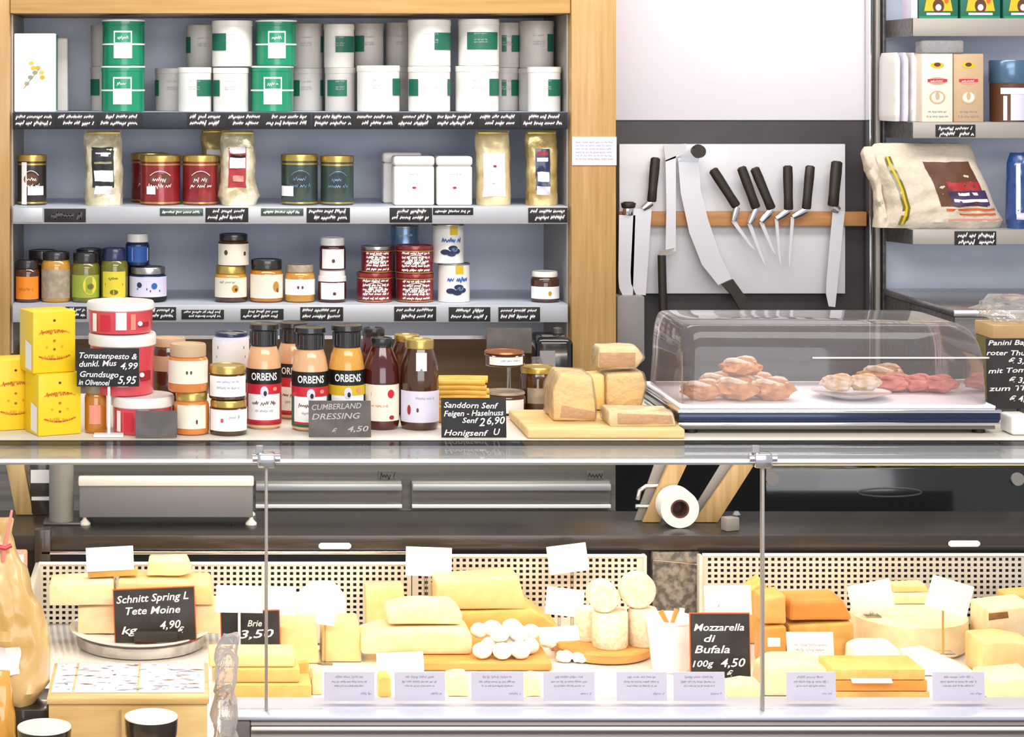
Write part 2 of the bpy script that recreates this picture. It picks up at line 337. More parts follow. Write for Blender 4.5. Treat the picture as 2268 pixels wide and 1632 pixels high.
# ================= PACKAGES =================
def basez(Y, z): return CY+(ZC-z)*F/Y
def tin(label, px0, px1, top, Yf, zb, kind='white', marks=(), group='tea tins on the top shelf', name='tea_tin', lidm=None):
    r = (px1-px0)/2*(Yf+.05)/F; Y = Yf+r; h = Z(top, Yf)-zb; t = thing(name, label, 'tin', (X((px0+px1)/2, Y), Y, zb), 0, group)
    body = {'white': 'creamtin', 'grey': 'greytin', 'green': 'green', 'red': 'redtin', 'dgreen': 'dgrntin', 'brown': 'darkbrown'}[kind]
    lid = lidm or body; lh = h*.13
    bd_ = MB().lathe([(r*.95, 0), (r-.0012, .002), (r-.0012, h-lh)], body).obj('body', t)
    MB().lathe([(r-.0012, h-lh), (r, h-lh+.001), (r, h-.003), (r*.985, h), (r*.9, h), (r*.88, h-.002), (.001, h-.002)], lid).obj('lid', t)
    s = (Yf+.01)/F; m = MB(); cx = (px0+px1)/2
    for (a, b, y0, y1, mat) in marks: MB().patch(r, (a-cx)*s, (b-cx)*s, h*(1-y1), h*(1-y0), mat).obj('paper_label', bd_)
    if kind in ('white', 'grey'):
        m.W = lambda v: ((r+.0007)*math.sin(v.x/r), -(r+.0007)*math.cos(v.x/r), v.z)
        for k, zz in enumerate((.68, .55, .5)): m.scrib(-r*.35, r*.3, h*zz, h*.03, 0, 'inkdim', k+int(px0), .0006)
    if kind == 'green':
        m.patch(r, -r*.999, r*.999, h*.955, h*.99, 'paper', 16)
        for (a, b, y0, y1, mat) in [(-.99, .99, .52, .555, 'paper'), (-.42, .42, .25, .53, 'paper'), (-.36, .36, .285, .5, 'green'), (-.42, .42, .56, .84, 'paper')]:
            m.patch(r, a*r, b*r, h*(1-y1), h*(1-y0), mat, e=.0006 if mat == 'paper' else .001)
        m.W = lambda v: ((r+.0013)*math.sin(v.x/r), -(r+.0013)*math.cos(v.x/r), v.z)
        m.scrib(-r*.25, r*.25, h*.58, h*.06, 0, 'paper', int(px0+top), .0012)
    if m.v: m.obj('print' if kind != 'green' else 'paper_label', bd_)
    return t
Yr = (5.735, 5.865, 5.985)
g = lambda a, b: (a, b, .28, .65, 'dgreen')
z0 = ZS[0]; zt1 = Z(146, 5.735)
tin('bright green tea tin, lower of the left green pair', 224, 321, 145, Yr[0], z0, 'green')
tin('bright green tea tin, upper of the left green pair', 226, 321, 42, Yr[0], zt1+.0005, 'green')
tin('bright green tea tin, lower of the green pair among white tins', 555, 650, 145, Yr[0], z0, 'green')
tin('bright green tea tin, upper of the green pair among white tins', 566, 657, 43, Yr[0], zt1+.0005, 'green')
tin('lower white tea tin with green label on its right edge, beside a matching tin', 394, 469, 149, Yr[0], z0, 'white', [g(436, 468)])
tin('white tea tin on the shelf directly left of the lower green tin', 471, 551, 150, Yr[0], z0, 'white', [g(472, 486)])
tin('white tea tin in the upper tier with green label on its left edge', 469, 560, 45, Yr[0], Z(149, Yr[0])+.002, 'white', [g(470, 500)])
tin('white tea tin on the shelf with nothing stacked on it', 790, 886, 145, Yr[0], z0, 'white', [g(866, 886)])
tin('white tea tin on the shelf with green labels on both edges', 903, 998, 147, Yr[0], z0, 'white', [g(904, 922), g(988, 997)])
tin('white tea tin in the upper tier with green label on its right edge', 903, 999, 43, Yr[0], Z(147, Yr[0])+.0005, 'white', [g(957, 998)])
tin('white tea tin on the shelf below the tin with centred green label', 1008, 1105, 146, Yr[0], z0, 'white', [g(1078, 1104)])
tin('white tea tin in the upper tier with wide centred green label', 1014, 1106, 42, Yr[0], Z(146, Yr[0])+.0005, 'white', [g(1030, 1098)])
tin('white tea tin standing last at the right end of the top shelf', 1168, 1242, 148, Yr[0]+.01, z0, 'white', [g(1208, 1240)])
tz = lambda py, Y: Z(py, Y)
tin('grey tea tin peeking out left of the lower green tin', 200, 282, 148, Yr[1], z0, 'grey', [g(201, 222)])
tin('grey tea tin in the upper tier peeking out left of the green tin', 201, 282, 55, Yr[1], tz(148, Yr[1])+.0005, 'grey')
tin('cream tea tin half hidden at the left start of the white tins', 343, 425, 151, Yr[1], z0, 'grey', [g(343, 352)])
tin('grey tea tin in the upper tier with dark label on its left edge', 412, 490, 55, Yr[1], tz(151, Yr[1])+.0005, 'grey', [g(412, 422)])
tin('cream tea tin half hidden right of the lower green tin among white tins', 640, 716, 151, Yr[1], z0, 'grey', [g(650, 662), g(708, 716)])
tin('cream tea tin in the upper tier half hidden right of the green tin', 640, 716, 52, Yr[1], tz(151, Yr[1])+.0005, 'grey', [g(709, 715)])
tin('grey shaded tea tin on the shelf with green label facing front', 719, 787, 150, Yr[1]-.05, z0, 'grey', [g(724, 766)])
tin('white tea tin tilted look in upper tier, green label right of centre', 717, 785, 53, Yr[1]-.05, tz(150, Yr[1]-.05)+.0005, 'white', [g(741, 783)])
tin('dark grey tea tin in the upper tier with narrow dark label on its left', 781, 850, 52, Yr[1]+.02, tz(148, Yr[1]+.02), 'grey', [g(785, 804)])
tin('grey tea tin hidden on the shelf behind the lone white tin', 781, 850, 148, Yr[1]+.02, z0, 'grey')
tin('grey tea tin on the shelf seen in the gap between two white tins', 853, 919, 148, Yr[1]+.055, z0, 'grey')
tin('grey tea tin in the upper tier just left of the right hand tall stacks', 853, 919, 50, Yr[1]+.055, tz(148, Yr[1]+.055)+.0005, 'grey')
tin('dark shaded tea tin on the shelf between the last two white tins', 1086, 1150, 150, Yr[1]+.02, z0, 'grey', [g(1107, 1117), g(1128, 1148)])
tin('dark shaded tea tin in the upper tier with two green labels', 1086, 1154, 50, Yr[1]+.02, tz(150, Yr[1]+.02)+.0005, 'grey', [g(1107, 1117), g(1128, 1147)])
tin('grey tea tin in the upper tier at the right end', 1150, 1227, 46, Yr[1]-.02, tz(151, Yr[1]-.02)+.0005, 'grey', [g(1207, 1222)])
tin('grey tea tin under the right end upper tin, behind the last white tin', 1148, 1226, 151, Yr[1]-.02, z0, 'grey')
# flower packets
def packet(label, px0, px1, top, Yf, zb, d, mat, edge=None, deco=True, name='tea_packet'):
    w = (px1-px0)*Yf/F; h = Z(top, Yf)-zb; t = thing(name, label, 'packet', (X((px0+px1)/2, Yf), Yf+d/2, zb), 0, 'flower packets')
    MB().box(-w/2, w/2, -d/2, d/2, 0, h, mat, .004, 3).obj('pack', t)
    if edge: MB().box(w/2-.002, w/2+.0012, -d/2+.003, d/2-.003, .004, h-.004, edge).obj('side_stripe', t)
    if deco:
        m = MB(); y = -d/2-.0006
        for k, (x, z, mt) in enumerate([(-.01, .62, 'gold'), (.008, .56, 'yellowdeep'), (.018, .5, 'gold'), (.0, .5, 'olive'), (-.012, .44, 'olive'), (-.022, .36, 'taupe'), (.02, .44, 'yellowdeep'), (-.004, .56, 'lime')]):
            m.disc(x, h*z, .007, .0055, y-.0001*k, mt)
        m.line([(-.03, h*.3), (-.01, h*.42), (.012, h*.55)], .002, y-.001, 'olive'); m.obj('flower_print', t)
packet('white foil packet with a gold flower print at the top left shelf end', 31, 124, 74, 5.735, z0, .06, 'paper', 'dgreen')
packet('grey tea packet half hidden behind the white flower packet', 72, 150, 84, 5.83, z0, .06, 'greytin', None, False)

# ---- second shelf
z1 = ZS[1]
def stripes(m, r, h, mat, zs, th): [m.patch(r, -r*.999, r*.999, h*z, h*z+th, mat) for z in zs]
def deco_tin(label, px0, px1, top, Yf, kind, zb=z1, sticker=None, wr='paper', grp='dark tins on the second shelf', nm='tea_tin', spine=False, lid=None, busy=False):
    t = tin(label, px0, px1, top, Yf, zb, kind, (), grp, nm, lid or 'lidgold'); r = (px1-px0)/2*(Yf+.05)/F; h = Z(top, Yf)-zb
    m = MB(); stripes(m, r, h, 'lidgold', (.8, .03), h*.035)
    m.W = lambda v: ((r+.0009)*math.sin(v.x/r), -(r+.0009)*math.cos(v.x/r), v.z)
    m.disc(0, h*.52, r*.5, h*.12, 0, 'brownlab' if kind in ('red', 'brown') else 'navy')
    m.line([(-r*.5+r*i/8, h*(.6+.09*(1-((i-4)/4)**2))) for i in range(9)], .0016, -.0002, wr); m.scrib(-r*.38, r*.38, h*.49, h*.07, -.0002, wr, int(px0)+3, .0014)
    m.scrib(-r*.6, r*.6, h*.36, h*.07, 0, wr, int(px0), .0014)
    if busy:
        for k in range(5): m.scrib(-r*.75, r*.8, h*(.12+.15*k), h*.07, 0, wr, int(px0)+k, .0016)
    m.obj('print', t)
    if sticker:
        a, b, y0, y1 = sticker; s = (Yf)/F; cx = (px0+px1)/2
        MB().patch(r, (a-cx)*s, (b-cx)*s, h*(1-y1), h*(1-y0), 'paper', e=.0012).obj('price_sticker', t)
    if spine: MB().patch(r, -r*.62, -r*.28, 0.002, h*.86, 'paper', e=.0008).obj('white_strip', t)
    return t
deco_tin('dark brown round tin with a white strip at the left end of the second shelf', 38, 104, 344, 5.75, 'brown', sticker=(64, 97, .62, .8), spine=True)
deco_tin('dark red round tin with small price sticker, beside a matching tin', 310, 401, 345, 5.745, 'red', sticker=(326, 345, .62, .78))
deco_tin('dark red round tin directly left of the gold bag with a red label', 404, 485, 345, 5.745, 'red')
deco_tin('shaded dark red tin half hidden behind the left red tin', 290, 372, 340, 5.865, 'red')
deco_tin('dark green round tin with a white price sticker', 622, 705, 343, 5.745, 'dgreen', sticker=(624, 648, .62, .82), wr='steelblue')
deco_tin('dark green round tin without sticker, right of its twin', 709, 784, 346, 5.745, 'dgreen', wr='steelblue')
def canister(label, px0, px1, top, Yf, dark=False):
    w = (px1-px0)*Yf/F; h = Z(top, Yf)-z1; d = .085; t = thing('tea_canister', label, 'canister', (X((px0+px1)/2, Yf), Yf+d/2, z1), 0, 'white square canisters')
    MB().box(-w/2+.001, w/2-.001, -d/2+.001, d/2-.001, 0, h*.8, 'creamtin', .006, 3).obj('body', t)
    MB().box(-w/2, w/2, -d/2, d/2, h*.8, h, 'creamtin', .008, 3).obj('lid', t)
    if not dark:
        m = MB(); m.disc(0, h*.36, .0055, .003, -d/2-.0003, 'redlabel'); m.scrib(-.015, .02, h*.62, .004, -d/2-.0002, 'inkdim', int(px0), .0006); m.obj('print', t)
canister('white square canister with a tiny red mark, left of two', 872, 963, 346, 5.74)
canister('white square canister with a tiny red mark, beside the plain gold bag', 967, 1047, 346, 5.74)
canister('grey shaded square canister behind the left white canister', 848, 935, 338, 5.84, True)
def bag(label, px0, px1, top, Yf, zb, mat, lab, d=.03, grp='gold coffee bags', name='coffee_bag', bot='silverfoil', flare=0):
    w = (px1-px0)*Yf/F; h = Z(top, Yf)-zb; t = thing(name, label, 'bag', (X((px0+px1)/2, Yf), Yf+d, zb), 0, grp)
    k = w/2; pr = [(0, -k*.86, k*.86, d*.9), (h*.12, -k*(.9+flare), k*(.9+flare), d), (h*.3, -k*(.84+flare*.5), k*.86, d), (h*.75, -k*.88, k*.84, d*.85), (h*.86, -k*.94, k*.8, d*.5), (h*.94, -k*.9, k*.74, d*.3), (h, -k*.85, k*.8, d*.12)]
    sd = int(px0)
    bg = MB().pillow(pr, mat, .006, sd).obj('bag', t)
    MB().box(-k*.8, k*.75, -d*.35, d*.1, h*.955, h*.985, 'lidgold', .001).obj('tin_tie', bg)
    m = MB()
    for i, (u0, u1, a, b, mt) in enumerate(lab): m.pillow(pr, mt, .006, sd, rect=(u0, u1, h*(1-b), h*(1-a)), e=.0015+.0006*i)
    if m.v: m.obj('paper_label', bg)
bag('gold foil coffee bag with a black label and white sticker', 180, 278, 290, 5.74, z1, 'silverfoil', [(-.6, .56, .22, .76, 'black'), (-.4, .4, .29, .34, 'card'), (-.45, .45, .41, .44, 'taupe'), (-.5, .52, .53, .68, 'paper'), (-.44, .46, .74, .84, 'card')])
bag('gold foil coffee bag with a red label and white sticker', 485, 573, 290, 5.74, z1, 'silverfoil', [(-.55, .45, .22, .76, 'redlabel'), (-.5, .4, .22, .3, 'card'), (-.5, .4, .32, .36, 'black'), (-.5, .4, .36, .5, 'paper'), (-.3, .3, .6, .68, 'pinkish')], flare=.18)
bag('crumpled gold bag peeking out behind the red labelled bag', 442, 520, 287, 5.87, z1, 'goldfoil', [(-.7, .2, .28, .36, 'paper'), (-.7, .2, .36, .45, 'brownlab')])
bag('pale gold coffee bag with a plain white label and a red dot', 1052, 1140, 290, 5.74, z1, 'palegold', [(-.66, .62, .3, .88, 'card'), (-.08, .1, .46, .49, 'redlabel')])
bag('gold foil coffee bag with a navy label at the right end', 1163, 1245, 290, 5.74, z1, 'goldfoil', [(-.5, .42, .24, .8, 'darkblue'), (-.4, .3, .28, .33, 'redlabel'), (-.4, .3, .36, .41, 'card'), (-.4, .35, .55, .68, 'paper'), (-.45, .42, .74, .86, 'card')])

# ---- third shelf
z2 = ZS[2]
def jar(label, px0, px1, top, Yf, zb, glass, lid, lab=None, lidh=.2, neck=.9, grp='jars on the third shelf', name='preserve_jar', marks=(), sq=0, cloth=False, base=None, sh=.0):
    r = (px1-px0)/2*(Yf+.03)/F; h = Z(top, Yf)-zb; t = thing(name, label, 'jar', (X((px0+px1)/2, Yf+r), Yf+r, zb), 0, grp); lh = h*lidh; lr = r*neck
    pr = [(r*.86, 0), (r*.97, h*.03), (r, h*.07), (r, h*(1-lidh)*(.86-sh)), (r*.95, h*(1-lidh)*(.94-sh*.5)), (lr*.93, h*(1-lidh))]
    if base: pr = [(r*.86, 0, base), (r*.97, h*.03, base), (r, h*.07, base), (r, h*.16, base)]+pr[3:]
    MB().lathe(pr, glass, 32, sq=sq).obj('glass_jar', t)
    m = MB()
    if cloth: m.lathe([(lr*1.12, h-lh*1.15), (lr*1.1, h-lh*.7), (lr*1.02, h-lh*.6), (lr, h-.003), (lr*.95, h), (.001, h)], lid)
    else: m.lathe([(lr*.97, h-lh), (lr, h-lh+.001), (lr, h-.003), (lr*.96, h), (lr*.85, h), (lr*.83, h-.0015), (.001, h-.0015)], lid)
    m.obj('lid', t)
    if lab:
        mat, a, b, w = lab; m = MB(); m.patch(r if not sq else r, -r*w, r*w, h*a, h*b, mat, 12, e=.0008 if not sq else .002)
        rr = r+(.0014 if not sq else .0026); m.W = lambda v: (rr*math.sin(v.x/r), -rr*math.cos(v.x/r), v.z)
        hb = b-a
        for (kind, x, z, sx, sz, mt) in marks:
            if kind == 'd': m.disc(x*r, h*(a+hb*z), sx*r, sz*h*hb, -.0003, mt)
            elif kind == 's': m.scrib(r*(x-sx), r*(x+sx), h*(a+hb*z), h*hb*sz, 0, mt, int(px0)+int(z*100), max(.0007, h*hb*sz*.2))
            elif kind == 'b': m.line([(r*(x-sx), h*(a+hb*z)), (r*(x+sx), h*(a+hb*z))], sz*h*hb, -.0001, mt)
        m.obj('paper_label', t)
    return t
S3 = 5.74
jar('jar with a plain orange label and black lid at the left end', 34, 88, 578, S3, z2, 'brownglass', 'capblack', ('orange', .08, .62, .9), .2, marks=[('s', 0, .4, .6, .12, 'amber')])
jar('beige honey jar with dark lid beside the orange labelled jar', 91, 157, 560, S3, z2, 'honey', 'capblack', ('taupe', .08, .66, .93), .16)
jar('olive jar with yellow and green label, left of two olive jars', 159, 221, 562, S3, z2, 'olive', 'capblack', ('greenlab', .1, .56, .95), .2, marks=[('d', .35, .55, .5, .42, 'yellowlab'), ('d', .4, .5, .25, .12, 'olive')])
jar('olive jar with round yellow label, beside the blue jars', 223, 284, 552, S3, z2, 'olive', 'darkblue', ('yellowlab', .1, .58, .8), .22, marks=[('b', 0, .5, .6, .1, 'black'), ('s', 0, .7, .4, .1, 'olive'), ('d', 0, .2, .3, .1, 'olive')])
jar('squat white jar with blue pictures and a dark base', 286, 370, 594, S3, z2, 'darkblue', 'steel', ('card', .16, .74, .97), .2, base='black', marks=[('d', -.45, .6, .14, .14, 'darkblue'), ('d', .35, .55, .16, .16, 'blue'), ('b', -.3, .4, .25, .1, 'blue'), ('b', .4, .3, .25, .1, 'darkblue')])
zq = Z(594, S3)
jar('small dark blue jar with a white lid stacked at the back of the white jar', 278, 331, 519, S3+.04, Z(590, S3+.04), 'darkblue', 'lidwhite', ('blue', .12, .62, .8), .26, marks=[('b', .3, .5, .35, .8, 'card')])
jar('blue jar in the back row holding the small dark blue jar', 262, 338, 588, S3+.105, z2, 'darkblue', 'bluelid', None)
jar('dark lidded jar in the back row behind the orange labelled jar', 60, 130, 556, S3+.1, z2, 'brownglass', 'capblack', None)
jar('dark lidded jar in the back row behind the olive jars', 165, 232, 553, S3+.1, z2, 'brownglass', 'capblack', None)
HM = [('d', .25, .45, .2, .2, 'honey'), ('d', .3, .4, .08, .08, 'brownglass'), ('s', -.2, .75, .5, .1, 'taupe')]
jar('honey jar with cream label, lower of the stacked pair', 474, 548, 590, S3, z2, 'honey', 'lidgold', ('cream', .14, .68, .93), .22, base='brownglass', marks=HM)
jar('honey jar with cream label and dark lid, upper of the stacked pair', 482, 552, 520, S3+.002, Z(590, S3)+.0005, 'brownglass', 'capblack', ('cream', .02, .7, .95), .2, marks=[('d', -.5, .6, .12, .12, 'brownlab'), ('d', .75, .55, .1, .1, 'brownlab')])
jar('single honey jar with cream label and broad dark lid', 552, 628, 577, S3, z2, 'amber', 'capblack', ('cream', .1, .66, .93), .24, marks=[('d', .55, .5, .2, .22, 'honey'), ('d', .65, .35, .08, .1, 'brownlab')])
jar('amber jar with white label and pale crimped lid', 630, 698, 588, S3, z2, 'honey', 'taupe', ('paper', .2, .62, .95), .2, marks=[('d', -.15, .5, .07, .1, 'brownlab'), ('d', .12, .5, .07, .1, 'brownlab')])
jar('dark red jam jar with white cloth lid, lower of the pair', 704, 767, 600, S3, z2, 'darkred', 'lidwhite', ('paper', .1, .62, .8), .3, cloth=True, marks=[('d', .1, .35, .12, .1, 'brownlab')])
jar('small dark red jam jar with white lid, upper of the pair', 707, 766, 528, S3, Z(600, S3)+.0005, 'darkred', 'lidwhite', ('paper', .06, .66, .8), .24, marks=[('d', .0, .4, .12, .1, 'brownlab')])
jar('small jar with pale lid and white label standing alone at the right', 1175, 1238, 603, S3, z2, 'brownglass', 'lidwhite', ('paper', .12, .52, .97), .18, marks=[('d', .2, .45, .12, .2, 'honey')])
RG = 'red tins on the third shelf'
deco_tin('red patterned tin on the shelf, lower left of the red tins', 789, 869, 606, S3, 'red', z2, grp=RG, nm='food_tin', lid='redtin', busy=True)
deco_tin('red patterned tin with silver lid, upper left of the red tins', 799, 868, 547, S3+.005, 'red', Z(606, S3)+.0005, grp=RG, nm='food_tin', lid='steel', busy=True)
deco_tin('red patterned tin on the shelf, lower right of the red tins', 876, 961, 608, S3, 'red', z2, grp=RG, nm='food_tin', lid='redtin', busy=True)
deco_tin('red patterned tin, upper right of the red tins', 874, 960, 546, S3, 'red', Z(608, S3)+.0005, grp=RG, nm='food_tin', lid='redtin', busy=True)
deco_tin('red tin in the back row under the blue tin, mostly hidden', 865, 935, 606, S3+.115, 'red', z2, grp=RG, nm='food_tin', lid='redtin')
deco_tin('second red tin in the back row under the blue tin', 865, 935, 546, S3+.115, 'red', Z(606, S3+.115)+.0005, grp=RG, nm='food_tin', lid='redtin')
def can(label, px0, px1, top, Yf, zb, blue=False):
    r = (px1-px0)/2*(Yf+.04)/F; h = Z(top, Yf)-zb; t = thing('food_can', label, 'can', (X((px0+px1)/2, Yf+r), Yf+r, zb), 0, 'white and blue cans')
    MB().lathe([(r*.97, 0), (r, .002), (r-.001, .004), (r-.001, h-.004)], 'steelblue' if blue else 'creamtin').obj('body', t)
    MB().lathe([(r-.001, h-.004), (r, h-.003), (r, h-.0005), (r*.96, h), (r*.92, h-.002), (.001, h-.002)], 'steel').obj('lid', t)
    m = MB(); m.W = lambda v: ((r+.0004)*math.sin(v.x/r), -(r+.0004)*math.cos(v.x/r), v.z)
    if blue: m.scrib(-r*.5, r*.5, h*.5, h*.12, 0, 'paper', 3); m.rect(-r*1.2, r*1.2, 0, h*.25, 0, 'bluelid')
    else:
        m.rect(0, r*.5, h*.74, h*.96, 0, 'lime'); m.scrib(-r*.5, r*.8, h*.56, h*.1, 0, 'blue', int(top), .003)
        for x, z in ((-.3, .3), (.1, .26), (.4, .32), (.2, .4)): m.disc(x*r, h*z, r*.3, h*.07, -.0001, 'darkblue')
        m.disc(.3*r, h*.36, r*.2, h*.05, -.0002, 'steelblue')
    m.obj('paper_label', t)
can('white can with blue fruit picture, lower of the pair', 969, 1041, 585, S3, z2)
can('white can with blue fruit picture, upper of the pair', 957, 1028, 498, S3+.003, Z(585, S3)+.0005)
can('silver blue tin resting on the back row of red tins', 864, 928, 502, S3+.12, Z(546, S3+.115)+.001, True)
# ================= DISPLAY CASE TOP =================
ZT = 1.15
CL, CR = X(-130, 3.7), X(2420, 3.7)
case = thing('display_case', 'glass fronted chilled cheese display counter with steel rails', 'display case', ((CL+CR)/2, 4.2, 0))
def cpart(mb, name, par=None, flat=False):
    mb.T = None; o = mb.obj(name, par or case, flat)
    if not par: o.matrix_parent_inverse = Matrix.Translation((-(CL+CR)/2, -4.2, 0))
    return o
m = MB().box(CL, CR, 3.886, 4.46, ZT-.022, ZT-.0006, 'counter', .001); cpart(m, 'top_shelf')
cpart(MB().box(CL, CR, 3.880, 3.886, ZT-.022, ZT-.0004, 'black'), 'edge_strip')
cpart(MB().box(CL, CR, 3.745, 3.879, ZT-.02, ZT-.009, 'shelfgrey', .002), 'top_rail')
cpart(MB().box(CL, CR, 3.733, 3.879, ZT-.008, ZT-.001, 'glass'), 'top_pane')
cpart(MB().box(CL, CR, 3.7315, 3.7445, ZT-.014, ZT-.0085, 'white', .001), 'edge_trim')
for a, b in ((-130, 588.5), (591.5, 1688.5), (1691.5, 2420)):
    cpart(MB().box(X(a, 3.735)+.001, X(b, 3.735)-.001, 3.735, 3.741, .702, ZT-.013, 'glass'), 'front_pane')
for p in (590, 1690):
    cpart(MB().box(X(p-3.5, 3.732), X(p+3.5, 3.732), 3.730, 3.744, .7, ZT-.012, 'shelfwarm', .002), 'glass_joint')
    m = MB(); x = X(p, 3.73)
    m.box(x-.016, x+.016, 3.722, 3.75, ZT-.022, ZT+.004, 'chrome', .004)
    m.tube([(x-.012, 3.733, ZT+.004), (x-.012, 3.733, ZT+.016)], .007, 'chrome'); m.tube([(x+.014, 3.733, ZT-.006), (x+.024, 3.733, ZT-.006)], .008, 'chrome'); m.tube([(x-.024, 3.733, ZT-.006), (x-.014, 3.733, ZT-.006)], .008, 'chrome')
    cpart(m, 'glass_clamp')

# ---- yellow biscuit boxes
def ybox(label, px, py_top, Y, zb, w, d, h, rz):
    t = thing('biscuit_box', label, 'box', (X(px, Y), Y, zb), rz, 'yellow biscuit boxes')
    ct = MB().box(-w/2, w/2, -d/2, d/2, 0, h, 'yellow', .0015).obj('carton', t)
    m = MB(); y = -d/2-.0005; q = w*.36
    arc = lambda z, s, k: [(-q+2*q*i/8, z+s*(1-((i-4)/4)**2)) for i in range(9)]
    m.line(arc(h*.64, .006, 0), .003, y, 'yellowdeep'); m.scrib(-q*.9, q*.9, h*.645, .006, y-.0003, 'rust', 5, .0012)
    m.line(arc(h*.27, -.006, 0), .003, y, 'rust'); m.scrib(-q*.8, q*.8, h*.23, .006, y-.0003, 'yellowdeep', 6, .0012)
    for x, z, c in ((0, .85, 'brownlab'), (0, .52, 'rust'), (-.5*q, .42, 'yellowdeep'), (.5*q, .42, 'yellowdeep'), (0, .38, 'olive')): m.disc(x, h*z, .0026, .0024, y-.0002, c)
    m.obj('print', ct)
    m = MB(); m.raw([(-w/2-.0008, -d/2+.006, h*.04), (-w/2-.0008, -d/2+.006, h*.46), (-w/2-.0008, -d/2+.04, h*.52), (-w/2-.0008, -d/2+.04, h*.06)], [[0, 1, 2, 3]], 'paper'); m.obj('price_sticker', ct)
ybox('yellow biscuit box standing lowest in front, under another box', 117, 822, 3.975, ZT, .084, .075, .114, R(24))
ybox('yellow biscuit box stacked on top of the front one', 105, 688, 3.985, ZT+.1145, .084, .075, .114, R(24))
ybox('yellow biscuit box at the far left edge behind the stack', 24, 797, 4.03, ZT, .08, .07, .132, R(20))

# ---- chalk signs on the counter
def sign(name, label, cat, px0, px1, py0, py1, Y, texts, mat='chalk', zb=None, rx=6, rz=0, ink='chalkline', roll=0, stem=None, foot=None, group=None, edge=None, clip=None, scr=(), th=.003):
    # an upright board with lettering; texts = (string, u, v, height, align, fit) in board fractions
    w = (px1-px0)*Y/F; h = (py1-py0)*Y/F; zc = Z(py1, Y); zb = zc if zb is None else zb
    t = thing(name, label, cat, (X((px0+px1)/2, Y), Y, zb), R(rz), group)
    T = Matrix.Translation((0, 0, zc-zb)) @ Matrix.Rotation(R(roll), 4, 'Y') @ Matrix.Rotation(R(-rx), 4, 'X')
    m = MB(); m.T = T; m.box(-w/2, w/2, 0, th, 0, h, mat, .0006); bo = m.obj('board', t)
    if edge: m = MB(); m.T = T; m.box(-w/2-.002, w/2+.002, th, th+.002, -.002, h+.002, edge); m.obj('backing', t)
    m = MB(); m.T = T
    for (s, u, v, hh, al, fit) in texts: m.text(s, -w/2+u*w, h*(1-v), hh*h, -.0006, ink, .25, al, fit*w if fit else None, .012, R(random.Random(s).uniform(-1.5, 2.5)))
    for (a, b, v, hh, sd) in scr: m.scrib(-w/2+a*w, -w/2+b*w, h*(1-v), hh*h, -.0006, ink, sd, max(.0006, hh*h*.16))
    if m.v: m.obj('lettering', bo)
    if stem:
        sx, r, mt = stem; m = MB(); m.tube([(sx, .006, 0.002), (sx, .006, zc-zb+h*.35)], r, mt); m.obj('stem', t)
    if foot:
        fw, fd, fh, mt = foot; sx = stem[0] if stem else 0; MB().box(sx-fw/2, sx+fw/2, -fd/2, fd/2, 0, fh, mt, .0008).obj('foot', t)
    if clip:
        cx, cz, cw, ch, mt = clip; m = MB(); m.T = T; m.box(cx-cw/2, cx+cw/2, -.003, .006, cz, cz+ch, mt, .001); m.obj('clip', t)
    return t
sign('chalk_sign', 'black chalk sign on a white stand in front of the red tubs', 'sign', 170, 308, 772, 856, 3.93,
     [('Tomatenpesto &', .04, .25, .15, 'LEFT', .93), ('dunkl. Mus', .04, .48, .15, 'LEFT', .6), ('Grundsugo', .05, .74, .15, 'LEFT', .62), ('4,99', .7, .54, .17, 'LEFT', .28), ('in Olivenoel', .03, .95, .14, 'LEFT', .5), ('5,95', .66, .92, .2, 'LEFT', .3)],
     zb=ZT, rx=2, stem=(0.0015, .0028, 'white'), foot=(.055, .03, .004, 'white'))
sign('chalk_sign', 'small blank grey slate card in front of the lowest red tub', 'sign', 300, 392, 910, 969, 3.90, [], 'slate', zb=ZT, rx=8)
sign('chalk_sign', 'grey slate sign in front of the dressing bottles', 'sign', 684, 822, 888, 968, 3.915,
     [('CUMBERLAND', .05, .26, .15, 'LEFT', .8), ('DRESSING', .05, .52, .16, 'LEFT', .78), ('€', .37, .9, .14, 'LEFT', None), ('4,50', .62, .85, .15, 'LEFT', .34)], 'slate', zb=ZT, rx=6, ink='chalkdim')
sign('chalk_sign', 'black chalk sign leaning before the breadsticks and small jars', 'sign', 978, 1122, 882, 970, 3.915,
     [('Sanddorn Senf', .04, .24, .14, 'LEFT', .84), ('Feigen - Haselnuss', .04, .46, .14, 'LEFT', .92), ('Senf', .32, .62, .13, 'LEFT', .25), ('2', .58, .7, .2, 'LEFT', None), ('6,90', .7, .66, .18, 'LEFT', .28), ('Honigsenf', .04, .93, .14, 'LEFT', .68), ('U', .8, .92, .16, 'LEFT', None)], zb=ZT, rx=6)
sign('chalk_sign', 'tall black chalk menu sign at the right edge beside the cake dome', 'sign', 2188, 2330, 750, 905, 4.10,
     [('Panini Baguette', .03, .1, .07, 'LEFT', .95), ('roter Thunfisch', .0, .24, .07, 'LEFT', .95), ('€ 3,80', .34, .36, .08, 'LEFT', .4), ('mit Tomate', .02, .5, .07, 'LEFT', .8), ('€ 3,50', .34, .63, .08, 'LEFT', .4), ('zum Thun', .02, .75, .07, 'LEFT', .8), ('€ 4,20', .34, .9, .08, 'LEFT', .4)], zb=ZT, rx=4,
     stem=(0, .004, 'black'), foot=(.06, .05, .004, 'black'))
sign('chalk_sign', 'blank grey board on a foot behind the copper lidded jar', 'sign', 1078, 1178, 727, 782, 4.30, [], 'slate', zb=ZT, rx=3, stem=(0, .004, 'steel'), foot=(.05, .04, .004, 'steel'))

